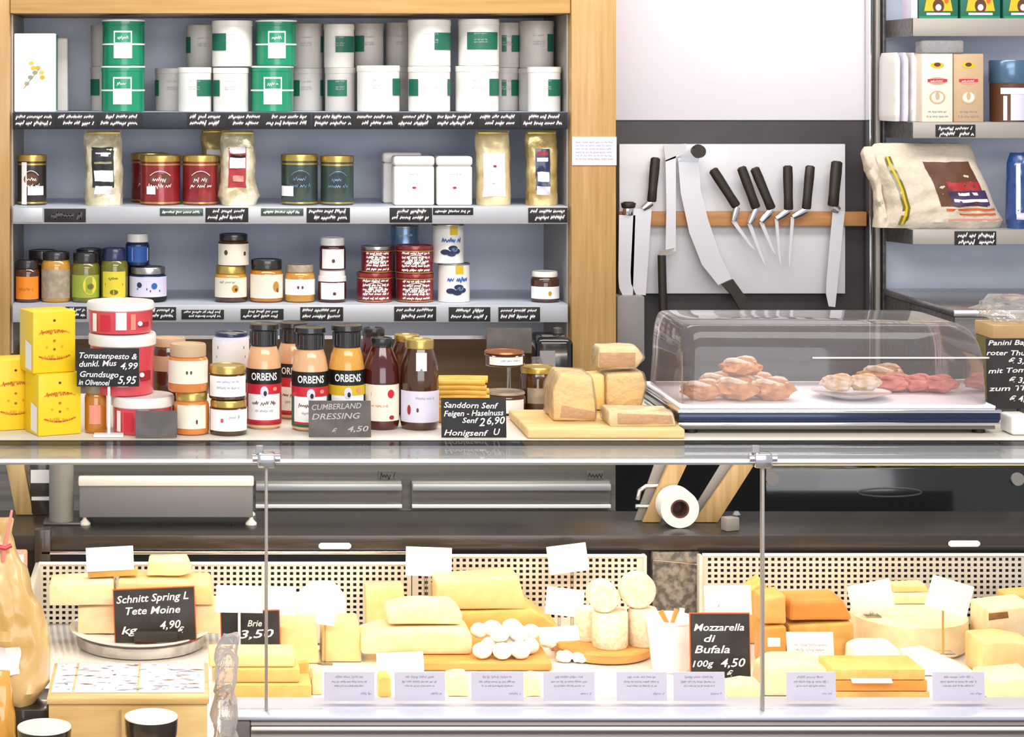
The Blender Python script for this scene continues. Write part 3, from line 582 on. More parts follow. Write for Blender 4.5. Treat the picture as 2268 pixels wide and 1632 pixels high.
# ---- red and white tubs
def tub(label, px0, px1, top, Yf, zb, lidpy, marks=True):
    r = (px1-px0)/2*(Yf+.06)/F; h = Z(top, Yf)-zb; lh = (lidpy-top)*Yf/F; t = thing('confection_tub', label, 'tub', (X((px0+px1)/2, Yf+r), Yf+r, zb), 0, 'red and white tubs')
    MB().lathe([(r*.9, 0), (r*.93, .003), (r*.95, h-lh)], 'pinkred', 36).obj('body', t)
    MB().lathe([(r*.96, h-lh), (r, h-lh+.002), (r*1.0, h-.004), (r*.97, h), (.001, h+.001)], 'lidwhite', 36).obj('lid', t)
    m = MB()
    for a, b, z0, z1, c in ((-.85, -.72, .1, .9, 'paper'), (-.12, .22, .2, .98, 'paper'), (-.6, -.3, .15, .85, 'red'), (.35, .5, .2, .9, 'pinkish'), (.6, .9, .3, .5, 'redlabel')): m.patch(r*.95, a*r*.93, b*r*.93, (h-lh)*z0, (h-lh)*z1, c)
    m.disc(.6*r, h*.35, r*.07, r*.07, -r*.83, 'paper'); m.obj('paper_label', t)
T1 = Z(884, 3.96); T2 = Z(750, 4.0)
tub('red and white tub lowest of three, behind the small grey slate card', 246, 386, 884, 3.925, ZT, 908)
tub('red and white tub in the middle of the stack, partly behind the chalk sign', 196, 346, 745, 3.94, Z(884, 3.925)+.002, 772)
tub('red and white tub on top of the stack', 192, 342, 674, 3.945, Z(745, 3.94)+.002, 692)
jar('clear jar of brown preserve between the yellow boxes and the red tub', 187, 236, 856, 3.955, ZT, 'amber', 'taupe', ('pinkish', .2, .6, .5), .16, grp='jars on the counter')
# ---- jars on the counter
JC = 'jars on the counter'
jar('orange spread jar with gold lid and cream label, lower of the pair', 385, 463, 872, 3.93, ZT, 'spread', 'lidgold', ('cream', .16, .72, .78), .2, grp=JC, marks=[('d', .3, .3, .06, .1, 'brownlab')])
jar('orange spread jar with brown rim and cream label, upper of the pair', 372, 461, 766, 3.925, Z(872, 3.93)+.0005, 'spread', 'tan', ('cream', .2, .68, .96), .26, grp=JC, marks=[('d', -.05, .5, .05, .08, 'brownlab'), ('d', .15, .5, .05, .08, 'brownlab')])
jar('brown jar in the back behind the upper orange spread jar', 335, 415, 752, 4.06, ZT, 'brownglass', 'tan', ('tan', .62, .8, .9), .1, grp=JC)
jar('white labelled jar with gold lid, lower of the stacked pair', 464, 548, 890, 3.925, ZT, 'brownglass', 'lidgold', ('paper', .14, .76, .94), .2, grp=JC, sh=-.1, marks=[('d', -.35, .5, .08, .1, 'pinkred'), ('s', .3, .6, .3, .14, 'inkdim')], neck=.95)
jar('white labelled jar with gold lid, upper of the stacked pair', 462, 546, 813, 3.93, Z(890, 3.925)+.0005, 'brownglass', 'lidgold', ('paper', .12, .72, .92), .24, grp=JC, sh=-.1, marks=[('s', 0, .7, .6, .1, 'inkdim'), ('s', 0, .4, .6, .1, 'inkdim')], neck=.97)
jar('white jar with dark blue stripes at the back left of the bottles', 470, 552, 740, 4.14, ZT+.09, 'card', 'darkblue', ('paper', .1, .8, .95), .1, grp=JC, marks=[('b', 0, .75, .7, .12, 'darkblue'), ('b', 0, .4, .8, .1, 'darkblue'), ('b', 0, .1, .6, .1, 'blue')])
jar('blue striped jar standing under the white jar at the back', 468, 554, 818, 4.135, ZT, 'card', 'darkblue', ('paper', .1, .8, .95), .1, grp=JC, marks=[('b', 0, .6, .7, .1, 'darkblue')])
# ---- dressing bottles
def bottle(label, px0, px1, top, Yf, kind, zb=ZT):
    r = (px1-px0)/2*(Yf+.03)/F; h = Z(top, Yf)-zb; t = thing('dressing_bottle', label, 'bottle', (X((px0+px1)/2, Yf+r), Yf+r, zb), 0, 'dressing bottles')
    liq = 'peachy' if kind == 'y' else 'peach'
    MB().lathe([(r*.85, 0), (r, .004), (r, h*.56), (r*.98, h*.6), (r*.88, h*.7), (r*.74, h*.775), (r*.66, h*.79)], liq, 36).obj('glass_bottle', t)
    m = MB(); m.lathe([(r*.7, h*.778), (r*.76, h*.785), (r*.76, h*.93), (r*.86, h*.945), (r*.84, h*.99), (r*.7, h), (.001, h)], 'capblack', 36)
    for i in range(18):
        a = i*math.pi/9; m.box(r*.77*math.cos(a)-.001, r*.77*math.cos(a)+.001, r*.77*math.sin(a)-.001, r*.77*math.sin(a)+.001, h*.8, h*.92, 'capblack')
    m.obj('cap', t)
    m = MB(); c1 = 'lime' if kind == 'y' else 'red'
    q = r*.996
    m.patch(r, -q, q, h*.43, h*.575, 'black', 20); m.patch(r, -q, q, h*.335, h*.43, c1 if kind == 'y' else 'red', 20)
    m.patch(r, -q, q, .008, h*.335, 'dgreen' if kind == 'g' else ('redlabel' if kind == 'r' else 'black'), 20)
    m.patch(r, -r*.86, r*.86, h*.09, h*.335, 'paper', 16, e=.001); m.patch(r, -r*.86, r*.86, h*.07, h*.09, 'red', 16, e=.001)
    m.W = lambda v: ((r+.0016)*math.sin(v.x/r), -(r+.0016+v.y)*math.cos(v.x/r), v.z)
    m.text('ORBENS', 0, h*.47, h*.07, 0, 'paper', 0, 'CENTER', r*1.5, .02)
    m.disc(0, h*.36, r*.22, h*.055, .0004, 'card'); m.disc(r*.05, h*.345, r*.09, h*.025, .0006, 'black'); m.disc(r*.62, h*.385, r*.14, h*.02, .0004, 'pinkish')
    m.scrib(-r*.7, r*.7, h*.24, h*.03, .0002, 'brownlab', int(px0)); m.scrib(-r*.5, r*.5, h*.17, h*.02, .0002, 'inkdim', int(px0)+1)
    m.obj('paper_label', t)
bottle('pale dressing bottle with red band, leftmost of the front bottles', 545, 623, 719, 4.0, 'r')
bottle('pale dressing bottle with red band and green base, middle of the front bottles', 646, 727, 727, 3.975, 'g')
bottle('golden dressing bottle with a yellow band, behind the grey slate sign', 728, 808, 722, 3.985, 'y')
bottle('pale dressing bottle in the back row behind the left bottles', 612, 686, 716, 4.12, 'r')
# ---- dark red jars
jar('dark red syrup jar with black cap and flower label, right of the bottles', 806, 884, 752, 3.99, ZT, 'darkred', 'capblack', ('cream', .1, .5, .93), .1, .62, JC, sh=.3, marks=[('d', .45, .75, .2, .12, 'red'), ('d', .5, .1, .16, .06, 'redlabel'), ('s', -.2, .4, .5, .06, 'pinkish'), ('b', 0, .75, .6, .12, 'tan')])
jar('dark red jar with gold lid and white label, behind the breadstick sign', 886, 972, 756, 3.985, ZT, 'brownglass', 'lidgold', ('card', .09, .44, .96), .1, .74, JC, sh=.25, marks=[('d', -.65, .4, .1, .16, 'redlabel'), ('d', -.2, .4, .06, .07, 'brownlab'), ('s', .2, .75, .5, .07, 'inkdim')])
jt = [o for o in bpy.data.objects if o.name.startswith('preserve_jar') and 'behind the breadstick' in o.get('label', '')][0]
r = .0375; MB().box(-.010, .010, -r*.9-.0015, -r*.9, .112, .146, 'paper').obj('neck_tag', jt)
jar('dark capped syrup jar in the back row, left', 792, 862, 730, 4.16, ZT, 'darkred', 'capblack', None, .1, .7, JC, sh=.2)
jar('dark syrup jar with pale gold lid in the back row, right', 866, 936, 745, 4.16, ZT, 'brownglass', 'lidgold', None, .08, .8, JC, sh=.2)
jar('jar with copper lid and white label below the blank grey board, upper', 1072, 1162, 782, 4.17, ZT+.093, 'brownglass', 'lidcopper', ('paper', .16, .7, .8), .16, .98, JC, marks=[('s', .2, .5, .5, .2, 'inkdim')])
jar('brown jar with pale label under the copper lidded jar', 1074, 1164, 872, 4.165, ZT, 'brownglass', 'taupe', ('paper', .1, .7, .8), .12, .98, JC)
jar('olive jar with pale gold lid between the copper lidded jar and the cheese', 1152, 1232, 816, 4.2, ZT, 'brownglass', 'lidgold', ('taupe', .2, .55, .7), .14, .98, JC)
# breadsticks and ribbon
t = thing('breadstick_pack', 'pack of golden breadsticks lying behind the black sign', 'bread', (X(1025, 4.1), 4.12, ZT+.0005), R(-4))
m = MB(); rr = random.Random(4)
m2 = MB().box(-.05, .05, -.045, .045, 0, .012, 'paleboard', .003); m2.obj('tray', t)
for k in range(7):
    for j in range(3):
        z = .018+k*.0095; y = -.03+j*.03; b = MB(); b.tube([(-.047+rr.uniform(-.006, .004), y, z), (0, y+rr.uniform(-.002, .002), z+.001), (.047+rr.uniform(-.004, .006), y, z+rr.uniform(-.001, .001))], .0052, 'breadstick', 8); b.obj('breadstick', t)
t2 = MB(); t2.tube([(-.06, -.055, .007), (-.04, -.06, .02), (0, -.062, .034), (.035, -.06, .046), (.055, -.055, .04)], [.004, .008, .011, .009, .004], 'orange', 8, .4)
t2.obj('orange_ribbon', t)
# dark machine and clear bag on the back counter
# ---- cheese board on the counter
t = solo(MB().box(-.145, .145, -.115, .115, 0, .018, 'paleboard', .004, 3), 'cutting_board', 'pale wooden cutting board under the wrapped cheeses on the counter', 'board', (X(1313, 4.03), 4.015, ZT))
zb = ZT+.0185
def wrapped(label, poly, Y, d, mat, zbot=None, film=True, b=.005, grp='wrapped hard cheeses', parts=(), tap=1, rz=0):
    pxs = [p[0] for p in poly]; cx = sum(pxs)/len(pxs); z0 = min(Z(p[1], Y) for p in poly) if zbot is None else zbot
    zz = min(Z(p[1], Y) for p in poly)
    pl = [((p[0]-cx)*Y/F, Z(p[1], Y)-zz) for p in poly]
    t = thing('cheese_block', label, 'cheese', (X(cx, Y), Y, z0), R(rz), grp)
    MB().slab(pl, 0, d, mat, b, .0012, tap, int(cx)).obj('cheese', t)
    for (p2, mt, nm) in parts:
        q = [((p[0]-cx)*Y/F, Z(p[1], Y)-zz) for p in p2]; MB().slab(q, -.0015, .004, mt, .001).obj(nm, t)
    if film:
        c = sum(p[0] for p in pl)/len(pl); e = sum(p[1] for p in pl)/len(pl)
        MB().slab([(c+(x-c)*1.05, max(.0004, e+(z-e)*1.05)) for x, z in pl], -.003, d+.003, 'film', .006, .003, tap, 7).obj('plastic_wrap', t)
    return t
wrapped('large wrapped wedge of hard cheese at the front left of the board', [(1226, 950), (1224, 885), (1240, 845), (1312, 852), (1322, 950)], 3.985, .10, 'parmesan', zb, parts=[([(1240, 942), (1245, 915), (1318, 930), (1319, 946)], 'parmrind', 'rind')])
wrapped('wrapped block of hard cheese at the back right, under the top block', [(1345, 908), (1342, 826), (1424, 820), (1432, 850), (1418, 908)], 4.10, .07, 'parmesan', zb)
wrapped('pale block of hard cheese behind the front wedge', [(1240, 905), (1240, 832), (1340, 828), (1342, 908)], 4.11, .06, 'parmesan', zb, False)
wrapped('wrapped cheese block with brown rind face topmost on the pile', [(1325, 815), (1326, 768), (1410, 766), (1428, 790), (1408, 818)], 4.11, .055, 'parmpale', Z(820, 4.11)+.001, parts=[([(1328, 812), (1328, 780), (1408, 780), (1406, 812)], 'parmrind', 'rind')])
wrapped('low wrapped slice with brown rind face at the front right', [(1350, 952), (1348, 918), (1490, 922), (1498, 952)], 3.93, .075, 'parmpale', zb, parts=[([(1368, 948), (1368, 924), (1488, 928), (1492, 948)], 'parmrind', 'rind')], b=.003)

# ---- cake dome with pastries
DY0, DX0, DX1 = 3.945, X(1503, 3.945), X(2216, 3.945); dxc = (DX0+DX1)/2; W = (DX1-DX0)/2
t = thing('cake_dome', 'clear acrylic roll top dome over a steel serving tray on the counter', 'cake dome', (dxc, DY0+.17, ZT))
MB().box(-W, W, -.17, .17, .0225, .040, 'trayblue', .003).obj('base', t)
MB().box(-W, W, -.17, .17, .0165, .0222, 'chrome', .001).obj('lower_rim', t)
MB().box(-W+.006, W-.006, -.16, .16, .008, .0162, 'bcgrey', .001).obj('underframe', t)
MB().box(-W-.002, W+.002, -.173, .173, .040, .046, 'chrome', .002).obj('rim', t)
m = MB()
for x in (-W+.03, W-.03):
    for y in (-.14, .14): f = MB().lathe([(.012, 0), (.012, .008)], 'black', 14, x, y); f.obj('foot', t)
MB().box(-W*.985, W*.985, -.16, .16, .0465, .052, 'tray', .002).obj('inner_tray', t)
def ring(ins_l, ins_r, ins_y, z, hw=W*.965, hy=.15, c=.03, n=6):
    x0, x1, y0, y1 = -hw+ins_l, hw-ins_r, -hy+ins_y, hy-ins_y; pts = []
    for (cx, cy, a0) in ((x1-c, y1-c, 0), (x0+c, y1-c, 90), (x0+c, y0+c, 180), (x1-c, y0+c, 270)):
        for i in range(n+1): a = R(a0+90*i/n); pts.append((cx+c*math.cos(a), cy+c*math.sin(a), z))
    return pts
H = 1.349-ZT; rings = [ring(0, 0, 0, .052)]
for i in range(9):
    a = R(90*i/8); q = 1-math.cos(a); z = H-.085+.085*math.sin(a); rings.append(ring(.012*q+.004, .05*q+.002, .022*q+.003, z))
vs = [p for r_ in rings for p in r_]; n = len(rings[0]); fs = []
for j in range(len(rings)-1):
    for i in range(n): fs.append([j*n+i, j*n+(i+1) % n, (j+1)*n+(i+1) % n, (j+1)*n+i])
fs.append([(len(rings)-1)*n+i for i in range(n)])
m = MB(); m.raw(vs, fs, 'dome'); m.obj('acrylic_cover', t)
m = MB(); m.box(-W*.15, W*.955, -.152, -.1485, .1385, .1415, 'lidwhite', .001); m.obj('flap_edge_highlight', t)  # white strip paints the bright highlight along part of the flap edge
MB().box(-W*.965, -W*.957, -.15, -.142, .054, .15, 'dome', .001).obj('side_edge', t)
zt_ = ZT+.0528
def pastry(label, px, py, Y, r, kind='pastry', seed=0, z=zt_, nm='pastry', cat='pastry', grp='pastries under the dome'):
    r *= 1.12; m = MB().ball((0, 0, r*.46), r, r*.9, r*.46, kind, .35, seed)
    m.tube([(r*.7*math.cos(a*.5), r*.6*math.sin(a*.5), r*(.76+.12*math.sin(a))) for a in range(13)], r*.14, 'icing' if kind == 'pastry' else kind, 7)
    return solo(m, nm, label, cat, (X(px, Y), Y, z), grp)
for i, (px, Y, r, z, s) in enumerate([(1556, 4.025, .034, 0, 'golden swirl pastry at the left end of the dome'), (1632, 4.03, .040, 0, 'golden swirl pastry in front of the left pile'), (1708, 4.03, .037, 0, 'golden swirl pastry at the right end of the left pile'),
                                     (1592, 4.115, .036, 0, 'golden swirl pastry at the back of the left pile'), (1676, 4.115, .034, 0, 'golden swirl pastry at the back right of the left pile'), (1640, 4.065, .034, .038, 'golden swirl pastry on top of the left pile')]): pastry(s, px, 0, Y, r, seed=i, z=zt_+z)
solo(MB().lathe([(.035, 0), (.04, .003), (.072, .012), (.074, .013), (.07, .011), (.001, .006)], 'plate', 36), 'plate', 'white round plate under the iced pastry in the dome', 'plate', (X(1885, 4.05), 4.05, zt_))
for i, (px, Y, dz, s) in enumerate([(1856, 4.05, .0135, 'pale iced pastry on the white plate, left'), (1912, 4.05, .0135, 'pale iced pastry on the white plate, right')]): pastry(s, px, 0, Y, .028, 'icing', 10+i, zt_+dz, grp='iced pastries')
for i, (px, Y, s) in enumerate([(1975, 4.13, 'pink ham roll behind the white plate'), (2030, 4.13, 'pink ham roll in the middle'), (2078, 4.12, 'pink ham roll at the right end')]): pastry(s, px, 0, Y, .03, 'ham', 20+i, nm='ham_roll', cat='ham roll', grp='ham rolls under the dome')
pastry('golden pastry topping the ham rolls', 1955, 0, 4.19, .04, 'pastry', 30)
# steel scraper beside dome, bread loaf at right edge
solo(MB().box(-.02, .02, -.03, .03, 0, .036, 'lidwhite', .006, 3), 'butter_dish', 'white dish at the right edge below the menu sign', 'dish', (X(2258, 3.95), 3.965, ZT), rot=(0, 0, 0))
b = thing('cardboard_tray', 'olive brown cardboard tray behind the menu sign at the right edge', 'tray', (X(2240, 4.38), 4.38, ZT))
MB().box(-.055, .075, -.05, .05, 0, .155, 'oliveb', .002).obj('box', b); MB().box(-.057, .077, -.052, .052, .13, .158, 'kraft', .002).obj('rim', b)
solo(MB().ball((0, 0, .028), .07, .045, .028, 'film', .5, 3), 'plastic_bag', 'crumpled clear plastic bag on the cardboard tray', 'bag', (X(2240, 4.38), 4.38, ZT+.1585))
# ================= WALL WITH KNIVES =================
def pan(name, label, cat, a, b, t, u, Y, th, mat, bev=.001):
    return solo(MB().box(-(b-a)*Y/F/2, (b-a)*Y/F/2, 0, th, -(u-t)*Y/F/2, (u-t)*Y/F/2, mat, bev), name, label, cat, (X((a+b)/2, Y), Y, Z((t+u)/2, Y)))
YW = 6.13
pan('splash_panel', 'dark grey wall panel framing the white knife board', 'panel', 1340, 1921, 268, 890, YW, .019, 'darkwall')
pan('wall_cladding', 'large plain white wall panel above the knives', 'panel', 1350, 1922, -60, 266, YW-.004, .02, 'wallwhite')
pan('knife_board', 'pale glossy board on the wall behind the knives', 'board', 1372, 1872, 319, 650, YW-.02, .018, 'whiteboard')
YK = 6.085
kr = pan('knife_rail', 'wooden magnetic rail holding the knives', 'rail', 1372, 1920, 469, 501, YK, .024, 'railwood', .003)
def knife(label, butt, bol, kink, tip, hw, bw, seed=0, Y=YK-.004, tipw=.1, nm='kitchen_knife'):
    s = Y/F; ox, oy = bol; P = lambda p: ((p[0]-ox)*s, 0, -(p[1]-oy)*s)
    t = thing(nm, label, 'knife', (X(ox, Y), Y-.012, Z(oy, Y)), 0, 'knives on the wall rail')
    b, k, e = Vector(P(butt)), Vector(P(kink)), Vector(P(tip)); d = b.normalized()
    r = hw*s/2
    MB().tube([d*.002, d*.006, d*(b.length*.3), d*(b.length*.75), b-d*.004, b], [r*.8, r, r*.95, r*1.05, r*1.0, r*.6], 'handle', 12, .6).obj('handle', t)
    MB().tube([Vector((0, 0, 0)), k*.5, k], [r*.7, r*.75, r*.55], 'chrome', 10, .45).obj('bolster', t)
    ax = (e-k); n = Vector((ax.z, 0, -ax.x)).normalized(); w = bw*s/2; pts = []
    for i in range(9):
        f = i/8; pts.append(k+ax*f+n*w*(1-.1*f) if f < .85 else k+ax*f+n*w*(1-.1*f)*(1-(f-.85)/.15*.8))
    for i in range(8, -1, -1):
        f = i/8; pts.append(k+ax*f-n*w*(1-f*(1-tipw)))
    MB().prism([(p.x, p.z) for p in pts], .004, .0062, 'blade').obj('blade', t)
knife('leftmost handled knife with a broad upright blade', (1450, 348), (1441, 448), (1422, 462), (1411, 652), 21, 40, tipw=.9)
knife('knife in the grey holder seen from its butt end at far left', (1390, 446), (1390, 462), (1388, 476), (1384, 660), 32, 36, tipw=.9)
knife('slim knife with strongly slanted handle, left of the five', (1576, 374), (1630, 458), (1622, 488), (1670, 552), 21, 9)
knife('slim knife second of the five slanted ones', (1639, 369), (1673, 462), (1658, 494), (1695, 588), 21, 9)
knife('slim knife third of the five, handle touching the second', (1668, 371), (1707, 464), (1684, 490), (1716, 562), 21, 9)
knife('slim knife with nearly upright handle, fourth of the five', (1742, 366), (1744, 466), (1718, 484), (1728, 586), 21, 8)
knife('slim knife leaning left, fifth of the five', (1792, 366), (1783, 464), (1754, 480), (1747, 592), 21, 8)
knife('long wide bladed knife at the right end of the rail', (1851, 356), (1842, 458), (1856, 466), (1836, 678), 25, 27, tipw=.9)
def P2(px, py, ox, oy, Y): return ((px-ox)*Y/F, -(py-oy)*Y/F)
Y = YK-.016
t = thing('cheese_knife', 'long straight two handled cheese knife hanging beside the curved one', 'knife', (X(1485, Y), Y, Z(470, Y)))
MB().prism([P2(*p, 1485, 470, Y) for p in [(1474, 355), (1497, 345), (1497, 556), (1474, 560), (1476, 460)]], 0, .003, 'blade').obj('blade', t)
MB().prism([P2(*p, 1485, 470, Y) for p in [(1470, 322), (1520, 318), (1520, 336), (1496, 350), (1474, 358)]], 0, .006, 'whiteboard').obj('upper_grip', t)
MB().tube([(P2(1466, 565, 1485, 470, Y)[0], .002, P2(0, 565, 1485, 470, Y)[1]), (P2(1469, 690, 1485, 470, Y)[0], .002, P2(0, 690, 1485, 470, Y)[1])], .012, 'handle', 12, .6).obj('handle', t)
m = MB(); m.prism([P2(*p, 1485, 470, Y) for p in [(1460, 556), (1495, 548), (1485, 562), (1464, 570)]], -.002, .004, 'chrome'); m.obj('bolster', t)
t = thing('cheese_knife', 'broad curved two handled cheese knife with a round black top grip', 'knife', (X(1560, Y), Y-.004, Z(480, Y)))
poly = [(1501, 350), (1507, 427), (1526, 515), (1554, 586), (1590, 631), (1620, 617), (1593, 561), (1568, 487), (1551, 421), (1547, 352)]
MB().prism([P2(*p, 1560, 480, Y) for p in poly], 0, .003, 'blade').obj('blade', t)
a, b = P2(1540, 334, 1560, 480, Y); MB().tube([(a, -.05, b), (a, -.03, b), (a, .004, b)], [.018, .02, .014], 'handle', 16).obj('top_grip', t)
q = [P2(*p, 1560, 480, Y) for p in [(1596, 628), (1622, 618), (1652, 660), (1640, 690), (1618, 652)]]
MB().prism(q, -.006, .008, 'handle').obj('handle', t)
q = [P2(*p, 1560, 480, Y) for p in [(1524, 352), (1548, 346), (1546, 358), (1502, 356), (1510, 346)]]; MB().prism(q, -.003, .005, 'chrome').obj('bolster', t)
pan('knife_holder', 'grey plastic knife holder on the wall beside the oak post', 'holder', 1367, 1428, 656, 800, YK-.05, .09, 'plastgrey', .004)

# ================= RIGHT SHELF =================
YR, YRB = 5.86, 6.11
rs = thing('metal_shelf', 'metal wall shelf with grey shelves at the right edge', 'shelf', (0, 0, 0))
xr = X(2500, YR)
for px, w, mt in ((1933, 9, 'shelfwarm'), (1948, 7, 'dsteel')): MB().box(X(px, YRB), X(px+w, YRB), YRB-.03, YRB, .9, 2.6, mt, .001).obj('upright', rs)
MB().box(X(1921, 6.1), X(1926, 6.1), 6.08, YRB+.015, .9, 2.6, 'chrome', .001).obj('edge_strip', rs)
MB().box(X(1957, YRB), xr, YRB, YRB+.02, 1.18, 2.6, 'shelfblue').obj('back_panel', rs)
RL = [(40, 80), (270, 306), (508, 541)]; ZR = [Z(a, YR) for a, b in RL]
for (a, b), z in zip(RL, ZR):
    m = MB().box(X(2022, YR), xr, YR+.01, YRB-.001, z-.006, z-.0006, 'shelfgrey'); m.box(X(2022, YR), xr, YR, YR+.008, Z(b, YR), z-.0006, 'shelfwarm', .001); m.obj('shelf', rs)
    xa = X(2021, YR)
    m = MB(); m.raw([(xa, YR, z-.001), (xa, YRB-.03, z-.001), (xa, YRB-.03, z-.05), (xa, YR, Z(b, YR))], [[0, 1, 2, 3]], 'dsteel'); m.box(xa-.001, xa+.0015, YR, YRB-.03, z-.04, z-.001, 'dsteel'); m.obj('bracket', rs)
def rlabel(a, b, t, u, label, seed):
    Y = YR-.001; w = (b-a)*Y/F; h = (u-t)*Y/F; m = MB().box(-w/2, w/2, -.0015, 0, -h/2, h/2, 'chalk', .0004)
    m.scrib(-w*.42, w*.45, h*.08, h*.3, -.0018, 'chalkline', seed, h*.07); m.scrib(-w*.4, 0, -h*.38, h*.3, -.0018, 'chalkline', seed+1, h*.07); m.scrib(w*.1, w*.45, -h*.38, h*.32, -.0018, 'chalkline', seed+2, h*.08)
    solo(m, 'shelf_label', label, 'label', (X((a+b)/2, Y), Y, Z((t+u)/2, Y)), 'chalk labels on the metal shelf')
rlabel(2072, 2160, 276, 303, 'black chalk label below the white rice cartons on the metal shelf', 5)
rlabel(2114, 2206, 512, 543, 'black chalk label below the sack of rice on the metal shelf', 8)
S = YR/F
def gtin(label, a, b):
    w = (b-a)*S; t = thing('tea_carton', label, 'carton', (X((a+b)/2, YR), YR+.06, ZR[0]), 0, 'green cartons on the metal shelf')
    MB().box(-w/2, w/2, -.04, .04, 0, .12, 'dgreen', .002).obj('carton', t)
    m = MB(); y = -.0406; m.raw([(-w*.36, y, .02), (w*.36, y, .02), (w*.22, y, .1), (-w*.22, y, .1)], [[0, 1, 2, 3]], 'lime'); m.disc(0, .034, .016, .02, y-.0002, 'brownlab'); m.disc(0, .03, .008, .009, y-.0004, 'paper')
    m.disc(w*.2, .05, .006, .01, y-.0003, 'rust'); m.rect(-w*.3, w*.3, .009, .015, y-.0003, 'paper'); m.rect(-w/2+.002, w/2-.002, .0, .006, y-.0002, 'green'); m.obj('print', t)
gtin('green tea carton with a yellow picture at the top right, left of two full ones', 2040, 2128)
gtin('green tea carton with a yellow picture, middle of three at top right', 2133, 2222)
gtin('green tea carton cut off by the right edge of the photo', 2228, 2316)
solo(MB().box(-.009, .009, -.04, .04, 0, .12, 'card', .002), 'tea_carton', 'narrow pale carton side beside the green cartons', 'carton', (X(2031, YR), YR+.06, ZR[0]))
for k, (a, b) in enumerate([(1957, 1975), (1977, 1993), (1995, 2011), (2013, 2028), (2029, 2039)]):
    w = (b-a)*6.0/F; h = (268-118)*6.0/F
    nth = ['first and leftmost', 'second', 'third', 'fourth', 'fifth, nearest the cartons'][k]
    m = MB().pillow([(0, -w/2, w/2, .07), (h*.1, -w*.55, w*.5, .075), (h*.9, -w*.45, w*.5, .075), (h, -w*.3, w*.3, .06)], 'card' if k % 2 else 'creamtin', .003, k, 8)
    solo(m, 'pasta_packet', 'thin white packet standing in a row left of the rice cartons, '+nth, 'packet', (X((a+b)/2, 6.0), 5.985, ZR[1]+.0005), 'thin packets on the metal shelf')
def rbox(label, a, b, Yf, mat):
    w = (b-a)*Yf/F; h = Z(119, Yf)-ZR[1]; t = thing('rice_carton', label, 'carton', (X((a+b)/2, Yf), Yf+.03, ZR[1]), 0, 'rice cartons')
    MB().box(-w/2, w/2, -.03, .03, 0, h, mat, .0012).obj('carton', t); m = MB(); y = -.0306
    m.disc(0, h*.83, w*.22, h*.045, y, 'lime'); m.disc(0, h*.84, w*.11, h*.03, y-.0002, 'brownlab'); m.disc(0, h*.6, w*.3, h*.055, y, 'pinkish'); m.rect(-w*.32, w*.32, h*.585, h*.63, y-.0002, 'red'); m.scrib(-w*.22, w*.22, h*.59, h*.025, y-.0004, 'paper', 3, .0012)
    for x, z, rx in ((0, .36, .26), (0, .36, .2)): m.disc(x, h*z, w*rx, h*rx*.38, y-.0001*(3-rx*5), 'tan' if rx > .22 else 'ricebox')
    m.disc(0, h*.38, w*.07, h*.06, y-.0006, 'tan'); m.scrib(-w*.3, w*.3, h*.14, h*.02, y, 'inkdim', 1, .001); m.scrib(-w*.35, w*.35, h*.07, h*.02, y, 'inkdim', 2, .001); m.obj('print', t)
rbox('cream rice carton with a red banner, paler left one', 2042, 2110, YR+.004, 'ricebox')
rbox('tan rice carton with a red banner, darker right one', 2112, 2178, YR+.012, 'tan')  # same print on a darker base colour
solo(MB().box(-.058, .058, -.03, .03, 0, .035, 'crinkle', .006), 'glass_dish', 'small clear glass dish standing on the rice cartons', 'dish', (X(2068, 5.94), 5.895, Z(119, YR+.012)+.002))
t = thing('coffee_tin', 'blue lidded coffee tin with white label at the right edge', 'tin', (X(2244, 5.9), 5.925, ZR[1]))
r = .056; h = Z(133, 5.88)-ZR[1]; MB().lathe([(r*.95, 0), (r*.96, h*.62)], 'brownlab', 32).obj('body', t); MB().lathe([(r*.97, h*.62), (r, h*.64), (r, h*.97), (r*.96, h), (.001, h)], 'lidblue', 32).obj('lid', t)
MB().patch(r*.96, -r*.3, r*.9, .004, h*.45, 'card').patch(r*.97, -r*.7, r*.9, h*.45, h*.55, 'paper', e=.001).patch(r*.96, -r*.6, -r*.45, .004, h*.42, 'paper').obj('paper_label', t)
# sack of rice
t = thing('rice_sack', 'cream cloth rice sack with a dark printed picture lying on the metal shelf', 'sack', (X(2080, 5.9), 5.95, ZR[2]), 0)
q = lambda px: (px-2080)*5.88/F
pr = [(0, q(1955), q(2232), .05), (.02, q(1962), q(2238), .066), (.06, q(1970), q(2218), .072), (.12, q(1958), q(2200), .066), (.17, q(1940), q(2182), .055), (.21, q(1932), q(2172), .035), (.235, q(1950), q(2160), .012)]
MB().pillow(pr, 'burlap', .008, 3, 20).obj('sack', t)
m = MB(); m.pillow(pr, 'brownlab', .008, 3, 20, (-.12, .74, .062, .185), .0016); m.pillow(pr, 'redlabel', .008, 3, 20, (.12, .72, .105, .13), .0024); m.pillow(pr, 'purple', .008, 3, 20, (.1, .8, .065, .105), .003)
for k, (a, b, z) in enumerate([(.26, .62, .092), (.14, .78, .074)]): m.pillow(pr, 'paper', .008, 3, 20, (a, b, z, z+.008), .0036)
for k, (a, b, z) in enumerate([(-.04, .86, .05), (.15, .82, .037), (-.02, .9, .024)]): m.pillow(pr, 'rust' if k < 2 else 'pinkish', .008, 3, 20, (a, b, z, z+.006-.001*k), .002)
m.obj('print', t)
m = MB(); m.pillow(pr, 'olive', .008, 3, 20, (-.78, -.66, .01, .2), .0016); m.pillow(pr, 'lime', .008, 3, 20, (-.74, -.7, .01, .2), .0026); m.obj('woven_band', t)
